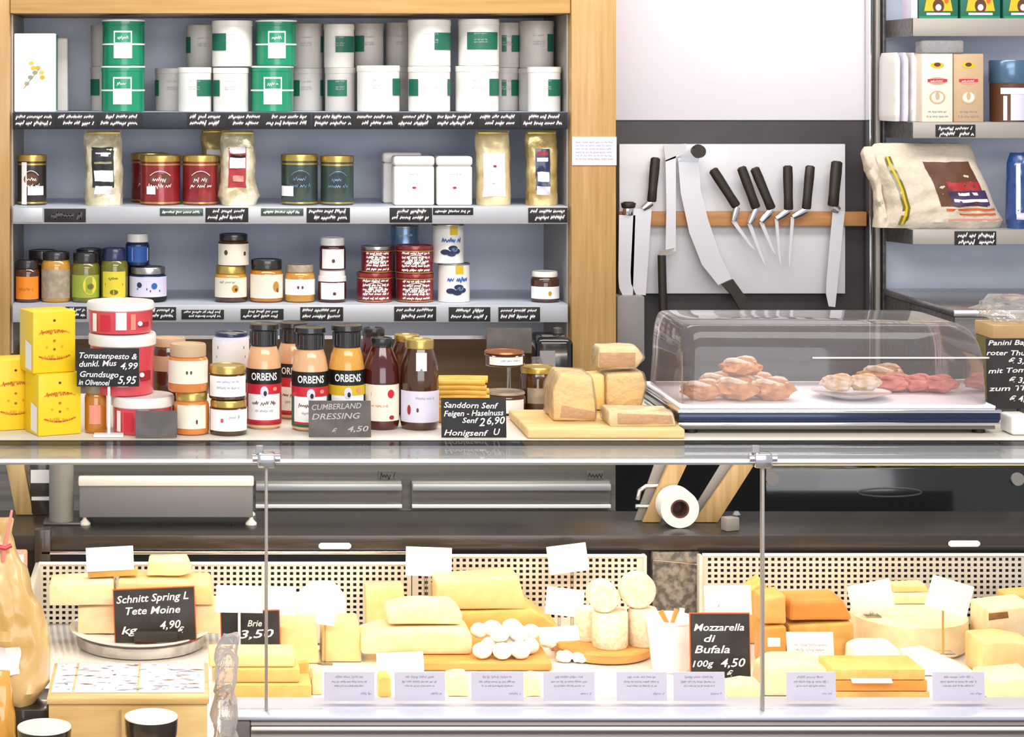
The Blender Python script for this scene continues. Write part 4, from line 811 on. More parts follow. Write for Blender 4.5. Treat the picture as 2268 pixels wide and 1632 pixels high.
MB().pillow([(.0, q(1946), q(1985), .03), (.03, q(1950), q(1976), .03), (.1, q(1948), q(1964), .02), (.16, q(1928), q(1962), .025), (.21, q(1918), q(1955), .02), (.225, q(1926), q(1944), .01)], 'burlap', .01, 9).obj('tied_end', t)
t = thing('coffee_packet', 'shiny dark blue packet at the right edge beside the rice sack', 'packet', (X(2284, YR), YR+.055, ZR[2]), 0)
pr = [(0, -.045, .05, .03), (.03, -.048, .05, .04), (.18, -.046, .05, .035), (.21, -.038, .05, .012)]
MB().pillow(pr, 'bluelid', .006, 2).obj('bag', t); m = MB()
for u0, u1, a, b, mt in ((-.72, -.5, .04, .18, 'paper'), (-.2, -.05, .02, .18, 'steelblue'), (.3, .7, .06, .15, 'redlabel'), (-.7, -.1, .025, .045, 'card')): m.pillow(pr, mt, .006, 2, rect=(u0, u1, a, b), e=.0015)
m.obj('print', t)

# ================= BACK COUNTER =================
bc = thing('back_counter', 'steel fronted dark service counter along the back wall', 'counter', (0, 0, 0))
BX0, BX1 = X(-120, 5.45), X(1365, 5.45)
MB().box(BX0, XR, 5.43, 6.12, .875, .9, 'dsteel', .003).obj('worktop', bc)
MB().box(BX0, BX1, 5.46, 6.11, .05, .874, 'bcgrey').obj('cabinet', bc)
MB().box(BX1+.001, XR, 5.47, 6.11, .05, .874, 'blackgloss').obj('dark_front', bc)
def drawer(a, b):
    x0, x1 = X(a, 5.44), X(b, 5.44); d = MB().box(x0, x1, 5.442, 5.459, Z(1126, 5.44), Z(1066, 5.44), 'bcgrey', .002).obj('drawer', bc)
    MB().box(x0, x1, 5.425, 5.4415, Z(1087, 5.43), Z(1071, 5.43), 'shelfgrey', .004).obj('handle', d)
    MB().box(x0, x1, 5.432, 5.4415, Z(1126, 5.43), Z(1118, 5.43), 'paper', .001).obj('trim', d)
MB().box(BX0, BX1, 5.452, 5.4595, .1, Z(1131, 5.45), 'bcdark').obj('kick_panel', bc)
drawer(566, 890); drawer(912, 1352)
for a, b in ((840, 880), (1302, 1340)):
    m = MB().box(X(a, 5.44), X(b, 5.44), 5.455, 5.4595, Z(1062, 5.44), Z(1046, 5.44), 'bcgrey')
    m.scrib(X(a+3, 5.44), X(b-2, 5.44), Z(1060, 5.44), .012, 5.4545, 'black', a, .0022); m.obj('nameplate', bc)
cabr = thing('work_cabinet', 'grey steel cabinet below the metal shelf at the right', 'cabinet', (X(2230, 5.6), 5.8, .9))
x = X(1956, 6.09)-X(2230, 5.6); MB().box(x, .62, -.28, .27, 0.0005, .29, 'dsteel', .003).obj('body', cabr); MB().box(x-.004, .624, -.285, .275, .2905, .309, 'steel', .003).obj('top', cabr)
t = thing('vacuum_machine', 'dark appliance with rounded side beside the oak post', 'appliance', (X(1218, 5.62), 5.62, .9))
MB().box(-.05, .05, -.08, .06, 0, .235, 'blackgloss', .02, 4).obj('body', t); MB().lathe([(.012, .236), (.012, .25), (.002, .252)], 'dsteel', 14, .02, 0).obj('knob', t); MB().box(-.04, .0, -.082, -.0805, .12, .2, 'plastgrey').obj('panel', t)
m = MB().pillow([(0, -.03, .012, .02), (.06, -.028, .018, .03), (.14, -.02, .012, .02), (.19, -.022, .002, .008)], 'film', .012, 5)
solo(m, 'plastic_bag', 'limp clear plastic bag hanging behind the blank grey board', 'bag', (X(1196, 5.5), 5.5, .9))

# ================= CASE INTERIOR =================
ZD = .617; CRR = X(2330, 4.95)
def cbox(name, a, b, y0, y1, z0, z1, mat, bev=.001, Yr=None): return cpart(MB().box(X(a, Yr or y0), X(b, Yr or y0), y0, y1, z0, z1, mat, bev), name)
cbox('deck', -130, 2420, 3.82, 4.655, ZD-.02, ZD, 'plate', Yr=3.8)
m = MB().box(X(490, 3.70), CR, 3.700, 3.818, .692, .700, 'ledge', .0035); cpart(m, 'front_ledge')
pf = [(.691, 3.708), (.683, 3.704), (.678, 3.712), (.662, 3.704), (.655, 3.712), (.648, 3.702), (.640, 3.700), (.632, 3.706), (.62, 3.71), (.55, 3.71), (.55, 3.80), (.691, 3.80)]
def extr(pf, x0, x1, mat):
    n = len(pf); m = MB(); m.raw([(x0, y, z) for z, y in pf]+[(x1, y, z) for z, y in pf], [list(range(n))[::-1], list(range(n, 2*n))]+[[i, (i+1) % n, n+(i+1) % n, n+i] for i in range(n)], mat); return m
cpart(extr(pf, X(556, 3.7), CR, 'bumper'), 'bumper_rail')
cpart(MB().box(X(556, 3.7), CR, 3.694, 3.700, Z(1616, 3.7), Z(1608, 3.7), 'white', .002), 'chrome_strip')
cpart(MB().box(X(490, 3.7), X(555, 3.7), 3.702, 3.81, .55, .6915, 'endcap', .004), 'end_cap')
cpart(MB().box(X(-130, 3.8), CR, 3.80, 3.818, .3, .62, 'dsteel'), 'front_apron')
cpart(MB().box(X(-130, 4.7), CRR, 3.82, 5.0, .3, .59, 'dsteel'), 'plinth')
cpart(MB().box(X(-130, 4.7), CRR, 4.672, 4.95, .776, .802, 'ledgedark', .002), 'rear_ledge')
cpart(MB().box(X(-130, 4.7), CRR, 4.668, 4.672, .774, .806, 'darkbrown', .001), 'rear_ledge_face')
cpart(MB().box(X(-130, 4.7), CRR, 4.700, 4.95, .6, .775, 'black'), 'air_duct')
for a, b, t, u in ((706, 778, 1203, 1217), (2102, 2172, 1198, 1212)):
    m = MB(); z = Z((t+u)/2, 4.66); m.tube([(X(a, 4.66), 4.664, z), (X(a+5, 4.66), 4.664, z), (X(b-5, 4.66), 4.664, z), (X(b, 4.66), 4.664, z)], [.003, .007, .007, .003], 'paper', 12, .4); cpart(m, 'grip')
cpart(MB().box(X(92, 4.665), X(900, 4.665), 4.660, 4.667, Z(1228, 4.66), Z(1221, 4.66), 'chrome', .001), 'rail_strip')
cpart(MB().box(X(1700, 3.95), CRR, 3.95, 4.0, Z(1031, 3.95), Z(1019, 3.95), 'paleboard', .002), 'lamp_housing')
cpart(MB().box(X(1445, 4.67), X(1548, 4.67), 4.668, 4.69, ZD, Z(1222, 4.67), 'speck', .001), 'stone_insert')
m = MB(); m.tube([(X(1446, 4.66), 4.66, Z(1240, 4.66)), (X(1500, 4.66), 4.66, Z(1245, 4.66)), (X(1546, 4.66), 4.66, Z(1250, 4.66))], .002, 'chrome', 6); cpart(m, 'wire')
def perf(a, b, ytop, nrow=11):
    Y = 4.645; x0, x1, z1 = X(a, Y), X(b, Y), Z(ytop, Y); pit, pz, hx, hz = .01385, .0122, .0072, .0066
    m = MB(); n = int((x1-x0-.012)/pit); ox = x0+(x1-x0-n*pit)/2; zt_ = z1-.010
    m.rect(x0, x1, zt_+(pz-hz)/2, z1, Y, 'perf'); m.box(x0, x1, Y-.004, Y+.006, z1-.003, z1+.002, 'white', .001)
    for r_ in range(nrow):
        z = zt_-r_*pz; lo, hi = z-pz+(pz-hz)/2, z+(pz-hz)/2
        m.rect(x0, x1, z-hz-(pz-hz)/2, z-hz+(pz-hz)/2, Y, 'perf')
        hz0, hz1 = z-hz+(pz-hz)/2, z+(pz-hz)/2
        m.rect(x0, ox+(pit-hx)/2, hz0, hz1, Y, 'perf'); m.rect(ox+n*pit-(pit-hx)/2, x1, hz0, hz1, Y, 'perf')
        for i in range(n-1): m.rect(ox+i*pit+(pit+hx)/2, ox+(i+1)*pit+(pit-hx)/2, hz0, hz1, Y, 'perf')
    zz = zt_-nrow*pz; m.rect(x0, x1, ZD, zz+(pz-hz)/2, Y, 'perf')
    o = cpart(m, 'perforated_panel', None, True)
    md = o.modifiers.new('thick', 'SOLIDIFY'); md.thickness = .0014; md.offset = -1
perf(86, 911, 1247); perf(913, 1424, 1230); perf(1556, 2330, 1228)
for a, b in ((1425, 1432), (1548, 1556)): cpart(MB().box(X(a, 4.64), X(b, 4.64), 4.636, 4.66, ZD, Z(1230, 4.64), 'perf', .001), 'panel_edge')
cpart(MB().box(X(74, 4.6), X(86, 4.6), 3.84, 4.66, ZD, Z(1250, 4.64), 'perf', .001), 'side_wall')
cpart(MB().box(X(86, 4.79), X(120, 4.79), 4.66, 4.70, ZD, .82, 'darkbrown', .001), 'rear_post')
# things on the rear ledge
ZL = .8025
sx = X(368, 4.8); t = thing('electronic_scale', 'grey steel platform scale on the rear ledge of the case', 'scale', (sx, 4.80, ZL)); hw = 192*4.8/F
MB().box(-hw, hw, -.012, .12, .018, Z(1076, 4.79)-ZL, 'scalegrey', .003).obj('housing', t)
MB().box(-hw-.002, hw+.002, -.02, .0, Z(1076, 4.79)-ZL+.0005, Z(1056, 4.78)-ZL, 'lidwhite', .004).obj('top_rail', t)
for x in (-hw+.012, hw-.004):
    for y in (0, .1): MB().lathe([(.013, 0), (.013, .004), (.005, .012), (.004, .018)], 'lidwhite', 14, x, y).obj('foot', t)
for x in (-.12, .15): MB().lathe([(.004, 0), (.004, .002)], 'black', 10, x, -.0215).obj('screw', t)
t = thing('steel_column', 'grey round steel column on the rear ledge at the left', 'column', (X(136, 4.82), 4.82, ZL)); r = .028
MB().lathe([(r, .006), (r, .35-.003)], 'plastgrey', 32).obj('tube', t); MB().box(-.04, .06, -.03, .03, 0, .006, 'dsteel', .002).obj('base_plate', t)
m = MB(); Y = 4.9; m.slab([(X(10, Y), Z(1015, Y)), (X(50, Y), Z(1015, Y)), (X(74, Y), ZL+.001), (X(35, Y), ZL+.001)], Y, Y+.03, 'woodpost', .002)
solo(m, 'wooden_post', 'slanted pale wooden post at the left edge behind the case', 'post')
t = thing('label_printer', 'small dark printer with a white paper slip between wooden post and column', 'printer', (X(86, 4.88), 4.93, ZL)); MB().box(-.022, .026, -.03, .03, 0, .13, 'darkbrown', .004).obj('body', t)
MB().box(-.02, .024, -.033, -.0305, .075, .105, 'paper').obj('paper_slip', t); MB().box(-.018, .024, -.033, -.0305, .035, .043, 'paper').obj('paper_edge', t)
# paper roll between wooden struts
t = thing('paper_roll_stand', 'stand of two slanted wooden struts holding a wrapping paper roll', 'stand', (X(1520, 4.76), 4.78, ZL)); cx = X(1520, 4.76)
def strut(a, b, c, d, y0, y1, mat, nm):
    Y = 4.78+y0; m = MB(); m.slab([(X(a, Y)-cx, Z(1012, Y)-ZL), (X(b, Y)-cx, Z(1012, Y)-ZL), (X(d, Y)-cx, 0.0005), (X(c, Y)-cx, .0005)], y0, y1, mat, .002); m.obj(nm, t)
strut(1488, 1530, 1424, 1462, .04, .055, 'woodpost', 'strut'); strut(1640, 1682, 1538, 1590, .04, .055, 'woodpost', 'strut')
strut(1455, 1486, 1405, 1424, .06, .065, 'plastgrey', 'side_rail'); strut(1606, 1640, 1520, 1540, .06, .065, 'plastgrey', 'side_rail')
rx, rz = X(1506, 4.76)-cx, Z(1129, 4.75)-ZL
m = MB(); n = 40; ro, ri = .043, .021
vs = [(rx+r*math.cos(2*math.pi*i/n), y, rz+r*math.sin(2*math.pi*i/n)) for y, r in ((-.02, ri), (-.02, ro), (.036, ro), (.036, ri)) for i in range(n)]
m.raw(vs, [[k*n+i, k*n+(i+1) % n, ((k+1) % 4)*n+(i+1) % n, ((k+1) % 4)*n+i] for k in range(4) for i in range(n)], 'paper')
m.obj('paper_roll', t)
m = MB(); vs = [(rx+r*math.cos(2*math.pi*i/n), y, rz+r*math.sin(2*math.pi*i/n)) for y, r in ((-.0205, ri-.004), (-.0205, ri), (.0365, ri), (.0365, ri-.004)) for i in range(n)]
m.raw(vs, [[k*n+i, k*n+(i+1) % n, ((k+1) % 4)*n+(i+1) % n, ((k+1) % 4)*n+i] for k in range(4) for i in range(n)], 'core'); m.box(rx-.014, rx+.014, .03, .034, rz-.014, rz+.014, 'core'); m.obj('core', t)
m = MB(); g_ = lambda px, py: (X(px, 4.84)-cx, .058, Z(py, 4.84)-ZL); m.tube([g_(1470, 1075), g_(1430, 1076), g_(1416, 1086), g_(1412, 1106)], .005, 'chrome', 10); m.tube([g_(1408, 1121), g_(1440, 1121)], .005, 'chrome', 10); m.obj('cutter_bar', t)
t = thing('tape_cutter', 'small grey metal tape cutter beside the paper roll stand', 'tool', (X(1618, 4.74), 4.74, ZL), R(20)); MB().box(-.018, .016, -.012, .012, 0, .03, 'plastgrey', .003).obj('body', t); MB().lathe([(.004, .03), (.009, .034), (.004, .042)], 'chrome', 12, .016, 0).obj('knob', t)
# dark cabinet behind at right
t = thing('oven', 'black glass fronted oven behind the right part of the case', 'oven', (X(1990, 5.3), 5.4, .5))
ox = X(1990, 5.3); MB().box(X(1700, 5.28)-ox, .75, -.1, .06, 0, Z(1036, 5.3)-.5, 'blackgloss', .004).obj('front', t)
for px in (1712, 2256): MB().tube([(X(px, 5.29)-ox, -.108, Z(1062, 5.29)-.5), (X(px, 5.29)-ox, -.1, Z(1062, 5.29)-.5)], .016, 'plastgrey', 20).obj('bolt', t)
m = MB(); a, b = X(1970, 5.3)-ox, Z(1090, 5.3)-.5; m.tube([(a+.08*math.cos(i*math.pi/12), -.1015, b+.011*math.sin(i*math.pi/12)) for i in range(25)], .0022, 'dsteel', 6); m.obj('oval_reflection', t)  # modelled ring stands in for an oval reflection in the dark glass
# ================= CHEESES IN THE CASE =================
def dpy(Y): return CY+(ZC-ZD)*F/Y
def chs(label, poly, Y, d, mat, zbot=None, b=.004, tap=1, grp='cut cheeses in the case', parts=(), nm='cheese_wedge', jit=.0012, rz=0):
    # poly: front face in photo pixels at depth Y; the lowest points rest on zbot (deck if None)
    zbot = ZD+.0008 if zbot is None else zbot
    cx = sum(p[0] for p in poly)/len(poly); low = max(p[1] for p in poly); zl = Z(low, Y)
    pl = []
    for x, y in poly:
        z = Z(y, Y)-zbot
        if y > low-3: z = 0
        pl.append(((x-cx)*Y/F, z))
    t = thing(nm, label, 'cheese', (X(cx, Y), Y, zbot), R(rz), grp)
    MB().slab(pl, 0, d, mat, b, jit, tap, int(cx)).obj('cheese', t)
    for (p2, mt, n2) in parts:
        q = [((x-cx)*Y/F, Z(y, Y)-zbot) for x, y in p2]; MB().slab(q, -.0012, .003, mt, .0008).obj(n2, t)
    return t
def card(label, px0, px1, py0, py1, Y, roll=0, rx=8, zb=None, stem=None, foot=None, clip=None, mat='paper', scr=(), nm='price_card', grp='white price cards on the cheeses'):
    return sign(nm, label, 'card', px0, px1, py0, py1, Y, [], mat, zb=zb, rx=rx, roll=roll, ink='inkdim', stem=stem, foot=foot, clip=clip, group=grp, scr=scr, th=.0015)
# -- plate at the left
PZ = .650
pt = thing('serving_plate', 'oval white cheese plate on a steel foot at the left of the case', 'plate', (X(312, 4.49), 4.485, ZD))
MB().lathe([(.06, 0.0005), (.055, .01), (.07, .018), (.13, .026), (.15, .036), (.151, .038), (.147, .0375), (.12, .031), (.001, .029)], 'plate', 48).obj('dish', pt)
MB().lathe([(.128, .0005), (.134, .003), (.136, .024), (.132, .0255)], 'steel', 48).obj('stand_ring', pt)
pz = ZD+.0325
B0 = 4.44
chs('lower left cheese block on the white plate', [(172, 1402), (172, 1346), (252, 1340), (254, 1402)], B0, .09, 'cheesew', pz)
chs('lower middle cheese block on the white plate, behind the black sign', [(258, 1402), (258, 1342), (424, 1338), (424, 1402)], B0, .09, 'cheesew', pz)
chs('lower right cheese block on the white plate', [(428, 1402), (430, 1342), (500, 1338), (502, 1402)], B0, .08, 'cheesew', pz)
zq = Z(1342, B0)+.004
chs('long pale cheese wedge lying on top at the left of the plate', [(110, 1338), (108, 1296), (250, 1290), (254, 1340)], B0-.012, .10, 'cheesew', zq)
chs('long pale cheese wedge lying on top at the right of the plate', [(258, 1340), (262, 1288), (466, 1292), (474, 1338)], B0-.008, .10, 'cheese', zq)
zq2 = Z(1290, B0-.01)+.004
chs('small rindy cheese piece on top of the plate pile', [(324, 1276), (330, 1240), (414, 1238), (426, 1268), (400, 1277)], 4.47, .05, 'parmpale', zq2, parts=[])
card('large white price card in a wooden clip on the plate pile', 192, 297, 1212, 1264, 4.46, roll=-3, zb=zq2, clip=None)
solo(MB().box(-.052, .052, -.012, .014, 0, .013, 'rind', .003), 'card_holder', 'flat wooden holder under the white card on the plate pile', 'holder', (X(250, 4.47), 4.475, zq2), rot=(0, R(-3), 0))
sign('chalk_sign', 'black chalk sign standing on the white cheese plate', 'sign', 256, 434, 1306, 1421, 4.375,
     [('Schnitt Spring L', .03, .25, .14, 'LEFT', .9), ('Tete Moine', .14, .47, .14, 'LEFT', .68), ('kg', .08, .83, .14, 'LEFT', .2), ('4,90', .56, .77, .15, 'LEFT', .26), ('€', .78, .86, .12, 'LEFT', None)], zb=pz+.004, rx=6, roll=-2.5, edge='rust', foot=(.09, .03, .018, 'chalk'))
# -- second sign with tag
sign('chalk_sign', 'smaller black chalk sign right of the white cheese plate', 'sign', 492, 620, 1356, 1436, 4.30, [('Brie', .45, .4, .17, 'LEFT', .25), ('3,50', .3, .72, .22, 'LEFT', .6)], zb=ZD+.001, rx=7, roll=-1.5, edge='rust', stem=(0, .004, 'black'), foot=(.05, .04, .004, 'black'))
card('white price card on a cross shaped stem in front of the smaller chalk sign', 478, 582, 1298, 1357, 4.26, roll=1, zb=Z(1446, 4.26), stem=(.0, .0026, 'white'), foot=(.045, .03, .003, 'white'))
card('white price card right of the cross stem card, beside the glass joint', 588, 652, 1300, 1362, 4.33, roll=3, zb=ZD+.001, stem=(.0, .0025, 'white'), foot=(.04, .03, .003, 'white'))
# -- left stack of yellow slabs
z = ZD+.0008
for k, (a, b, h, s, Y, mt) in enumerate([(484, 690, .030, 'lowest yellow cheese slab of the stack at the front left', 4.08, 'cheesey'), (470, 664, .028, 'second yellow cheese slab of the stack at the front left', 4.085, 'cheesey'), (462, 652, .028, 'topmost yellow cheese slab of the stack at the front left', 4.09, 'cheese')]):
    w = (b-a)*Y/F/2; t = thing('cheese_slab', s, 'cheese', (X((a+b)/2, Y), Y, z), 0, 'stacked yellow cheese slabs'); MB().box(-w, w, 0, .075-.005*k, 0, h, mt, .004, 3).obj('cheese', t)
    z += h+.0005
zstk = z
for k, (px, py) in enumerate([(672, 1478), (700, 1488), (680, 1500), (655, 1520)]):
    chs('small dark rinded cheese cube right of the yellow slab stack, '+['nearest the slabs', 'furthest right', 'middle one', 'lowest one'][k], [(px-14, py+16), (px-12, py-10), (px+12, py-12), (px+14, py+16)], 4.205+.02*k, .016, 'cheesew' if k % 2 else 'rind', None, .002)
chs('cheese block behind the yellow slabs, right of the glass joint', [(618, 1462), (620, 1388), (700, 1384), (708, 1462)], 4.33, .09, 'cheese')
chs('upright cheese block with dark base right of the glass joint', [(712, 1464), (716, 1382), (795, 1378), (802, 1462)], 4.34, .08, 'cheese', parts=[])
t = chs('cheese wrapped in white paper standing tall behind the cheese blocks', [(652, 1428), (656, 1330), (690, 1300), (742, 1298), (768, 1330), (766, 1428)], 4.475, .06, 'paper', None, .01)
card('large tilted white price card in front of the paper wrapped cheese', 664, 762, 1312, 1378, 4.44, roll=-6, zb=ZD+.001, stem=(0, .0025, 'white'), foot=(.04, .03, .003, 'white'))
card('small white tag on a clear stem above the upright cheese block', 700, 740, 1352, 1384, 4.325, roll=8, zb=ZD+.001, stem=(0, .0022, 'jarglass'), foot=(.03, .02, .003, 'jarglass'))
# -- centre group
chs('square cut cheese at the back, left of the big yellow block', [(812, 1412), (810, 1302), (894, 1298), (904, 1412)], 4.53, .05, 'cheese')
bd = thing('wooden_board', 'long orange wooden board under the log cheese and white balls', 'board', (X(1040, 4.4), 4.36, ZD)); MB().box(-.185, .15, -.085, .085, .0005, .019, 'boardwood', .005, 3).obj('board', bd)
zbd = ZD+.0195
chs('long pale log of cheese on the wooden board', [(800, 1454), (798, 1412), (850, 1396), (1030, 1392), (1048, 1410), (1046, 1454)], 4.325, .10, 'cheesew', zbd, .008)
zlog = Z(1392, 4.325)+.002
chs('pale half round cheese lying on the log of cheese', [(858, 1386), (856, 1350), (905, 1338), (1004, 1340), (1026, 1358), (1022, 1384)], 4.345, .08, 'cheesew', zlog, .008)
chs('yellow cheese slab under the big block', [(985, 1424), (990, 1356), (1180, 1350), (1240, 1392), (1245, 1424)], 4.475, .12, 'cheesey')
zsl = Z(1356, 4.475)+.0045
chs('big smooth yellow cheese block standing at the back centre', [(968, 1352), (966, 1288), (1148, 1276), (1168, 1350)], 4.48, .085, 'cheese', zsl, .005, parts=[])
chs('dull grey rinded cheese behind the left end of the big block', [(958, 1412), (958, 1298), (1000, 1292), (1000, 1412)], 4.565, .04, 'rind')
card('white price card on a clear stem above the centre cheeses', 898, 1000, 1213, 1276, 4.56, roll=2, zb=ZD+.001, stem=(-.006, .0035, 'jarglass'), foot=(.05, .04, .004, 'jarglass'))
card('white tilted price card on a clear stem right of the big block', 1218, 1306, 1207, 1268, 4.58, roll=-7, zb=ZD+.001, stem=(.006, .0035, 'jarglass'), foot=(.05, .04, .004, 'jarglass'))
card('white price card leaning right, left of the round goat cheeses', 1206, 1290, 1304, 1364, 4.44, roll=7, zb=ZD+.001, stem=(-.008, .003, 'jarglass'), foot=(.04, .03, .003, 'jarglass'))
card('low white price card in front of the round goat cheeses', 1196, 1284, 1388, 1420, 4.30, roll=-3, zb=ZD+.0195, rx=20)
rr = random.Random(11)
MG = 'mozzarella balls'
for k, (px, Y, dz) in enumerate([(1068, 4.30, 0), (1112, 4.295, 0), (1152, 4.30, 0), (1086, 4.34, 0), (1132, 4.342, 0), (1172, 4.335, 0), (1062, 4.37, .026), (1106, 4.325, .030), (1148, 4.33, .030), (1120, 4.368, .0), (1160, 4.375, .0), (1090, 4.36, .034), (1176, 4.36, .026), (1134, 4.358, .034)]):
    r = .0205*rr.uniform(.88, 1.06)
    solo(MB().ball((0, 0, r*.82), r, r, r*.84, 'mozz', .08, k, 3), 'mozzarella_ball', 'glossy white mozzarella ball in the pile on the wooden board', 'cheese', (X(px, Y), Y, zbd+dz*.9), MG)
rb = thing('round_board', 'round wooden board carrying the goat cheeses', 'board', (X(1334, 4.42), 4.415, ZD)); MB().lathe([(.092, .0005), (.1, .004), (.103, .02), (.1, .024), (.001, .024)], 'boardwood', 48).obj('board', rb)
zrb = ZD+.0245
def cyl(label, px, Y, r, h, zb, flat=False, mat='goat'):
    t = thing('goat_cheese', label, 'cheese', (X(px, Y), Y, zb), 0, 'round goat cheeses')
    if flat:
        m = MB(); m.lathe([(r*.9, -h/2), (r, -h/2+.004), (r, h/2-.004), (r*.9, h/2)], mat, 36)
        m.v = [(a, -c, b+r) for a, b, c in m.v]; m.obj('cheese', t)
    else:
        MB().lathe([(r*.93, 0), (r, .005), (r*1.01, h*.5), (r, h-.006), (r*.9, h)], mat, 36).obj('cheese', t)
Ya = 4.375
cyl('squat upright goat cheese at the front centre of the round board', 1351, Ya, .0365, .073, zrb)
cyl('squat upright goat cheese right of the front centre one', 1424, Ya+.012, .030, .076, zrb)
cyl('upright goat cheese half hidden at the left of the round board', 1303, Ya+.055, .026, .066, zrb)
cyl('goat cheese log on its side, lower one on top left', 1334, Ya+.0, .031, .05, zrb+.0735, True)
cyl('round goat cheese disc standing on edge on top right', 1411, Ya+.012, .037, .03, zrb+.0765, True)
for k, (px, Y) in enumerate([(1215, 4.385), (1250, 4.345), (1285, 4.34)]):
    solo(MB().ball((0, 0, .011), .018, .015, .012, 'mozz', .3, 40+k), 'cheese_crumb', 'white crumbly cheese lump left of the goat cheeses, '+['nearest the mozzarella', 'middle of three', 'nearest the goat cheese'][k], 'cheese', (X(px, Y), Y, ZD+.0005 if k else zbd), 'crumbly white cheese lumps')
# tub and spatulas
tb = thing('white_tub', 'white plastic tub in front of the grey stone insert', 'tub', (X(1484, 4.29), 4.29, ZD+.0005)); MB().lathe([(.035, 0), (.037, .003), (.0475, .1), (.05, .101), (.05, .106), (.047, .106), (.044, .1), (.03, .06), (.001, .06)], 'plate', 40).obj('tub', tb)
def spat(label, a, b, Y, mat):
    p, q = Vector((X(a[0], Y), Y, Z(a[1], Y))), Vector((X(b[0], Y), Y+.012, Z(b[1], Y))); t = MB(); t.tube([Vector((0, 0, 0)), (q-p)*.6, q-p], [.0035, .004, .0055], mat, 8, .6)
    solo(t, 'spatula', label, 'spatula', p, 'spatulas in the white tub')
spat('white spatula standing upright in the white tub', (1508, 1426), (1514, 1350), 4.285, 'white'); spat('wooden spatula leaning right in the white tub', (1474, 1424), (1502, 1352), 4.30, 'boardwood'); spat('wooden spatula leaning left in the white tub', (1500, 1422), (1466, 1356), 4.315, 'boardwood')
sign('chalk_sign', 'tall black chalk board for mozzarella in front of the case right half', 'sign', 1532, 1662, 1362, 1514, 4.18,
     [('Mozzarella', .05, .24, .1, 'LEFT', .86), ('di', .22, .4, .1, 'LEFT', .2), ('Bufala', .06, .56, .11, 'LEFT', .6), ('100g', .02, .76, .09, 'LEFT', .36), ('4,50', .5, .76, .12, 'LEFT', .42), ('€', .6, .9, .09, 'LEFT', None)], zb=ZD+.001, rx=4, edge='rust', stem=(0, .004, 'black'), foot=(.05, .04, .004, 'black'))
card('white price card held by a clear clip above the mozzarella board', 1562, 1666, 1298, 1362, 4.33, roll=-1, zb=ZD+.001, stem=(-.02, .004, 'jarglass'), foot=(.05, .04, .004, 'jarglass'))
# -- right group
chs('tall golden cheese wedge behind the right glass joint', [(1640, 1424), (1645, 1320), (1690, 1284), (1712, 1320), (1716, 1424)], 4.48, .06, 'cheesey')
chs('orange cheese block with small label below the golden loaf', [(1690, 1470), (1692, 1392), (1742, 1388), (1742, 1470)], 4.31, .07, 'cheeseo', parts=[([(1700, 1432), (1700, 1412), (1728, 1412), (1728, 1432)], 'paper', 'paper_label')])
chs('brown rinded cheese base under the golden loaf', [(1748, 1462), (1748, 1386), (1890, 1380), (1900, 1462)], 4.335, .1, 'rind')
chs('golden loaf shaped cheese on the brown base', [(1746, 1380), (1750, 1330), (1868, 1326), (1892, 1378)], 4.345, .09, 'cheeseo', Z(1382, 4.335)+.004, .008)
chs('golden cheese wedge left of the loaf on top of the orange block', [(1692, 1386), (1692, 1326), (1740, 1318), (1742, 1386)], 4.325, .08, 'cheesey', Z(1390, 4.31)+.004)
card('white price card standing in front of the brown cheese base', 1744, 1848, 1401, 1461, 4.25, zb=Z(1466, 4.25), rx=10, scr=[(.15, .85, .5, .08, 1), (.2, .8, .68, .08, 2)])
chs('pale wedge under the low price card at the front right', [(1692, 1545), (1700, 1490), (1730, 1472), (1800, 1470), (1868, 1496), (1872, 1545)], 4.10, .10, 'cheesew', None, .006)
w_ = thing('half_cheese', 'big pale half wheel of cheese at the right of the case', 'cheese', (X(2012, 4.47), 4.468, ZD+.0008), 0)
MB().lathe([(.112, 0), (.118, .006), (.12, .036), (.118, .066), (.111, .072), (.001, .072)], 'cheesew', 56).obj('cheese', w_)
chs('white soft cheese disc in front of the big wheel', [(1894, 1490), (1898, 1444), (1918, 1434), (1990, 1434), (2012, 1490)], 4.255, .08, 'mozz', None, .008)
chs('flat white cheese wedge with the spike stand in front of the big wheel', [(2018, 1492), (2012, 1452), (2062, 1446), (2160, 1488), (2160, 1492)], 4.24, .06, 'mozz', None, .004)
card('white price card tilted left, above the golden loaf', 1888, 1984, 1290, 1352, 4.425, roll=-11, zb=ZD+.0735, rx=6, stem=(-.004, .003, 'jarglass'), foot=(.03, .03, .003, 'jarglass'))
card('white price card tilted right on a long spike above the big wheel', 2046, 2142, 1284, 1354, 4.30, roll=17, zb=Z(1448, 4.30), rx=4, stem=(-.003, .0022, 'lidgold'), foot=(.04, .035, .003, 'chrome'))
zwh = ZD+.0735
chs('yellow topped cheese on the big wheel at the back', [(1978, 1312), (1980, 1296), (2050, 1294), (2060, 1312)], 4.545, .04, 'cheese', Z(1312, 4.545), .003)
chs('white cheese block under the yellow topped cheese', [(1976, 1368), (1978, 1318), (2070, 1316), (2080, 1368)], 4.525, .06, 'cheesew', zwh, .004)
chs('tall white cheese block at the right edge', [(2184, 1452), (2188, 1352), (2290, 1340), (2300, 1452)], 4.36, .1, 'cheesew', parts=[([(2190, 1374), (2190, 1358), (2232, 1354), (2234, 1368)], 'brownrind', 'dark_crust')])
chs('pale yellow cheese in front of the tall white block at the right edge', [(2176, 1500), (2178, 1424), (2240, 1420), (2300, 1430), (2300, 1500)], 4.22, .1, 'cheese')
chs('yellow cheese at the back by the right edge', [(2226, 1414), (2230, 1318), (2310, 1312), (2310, 1414)], 4.5, .06, 'cheesey')
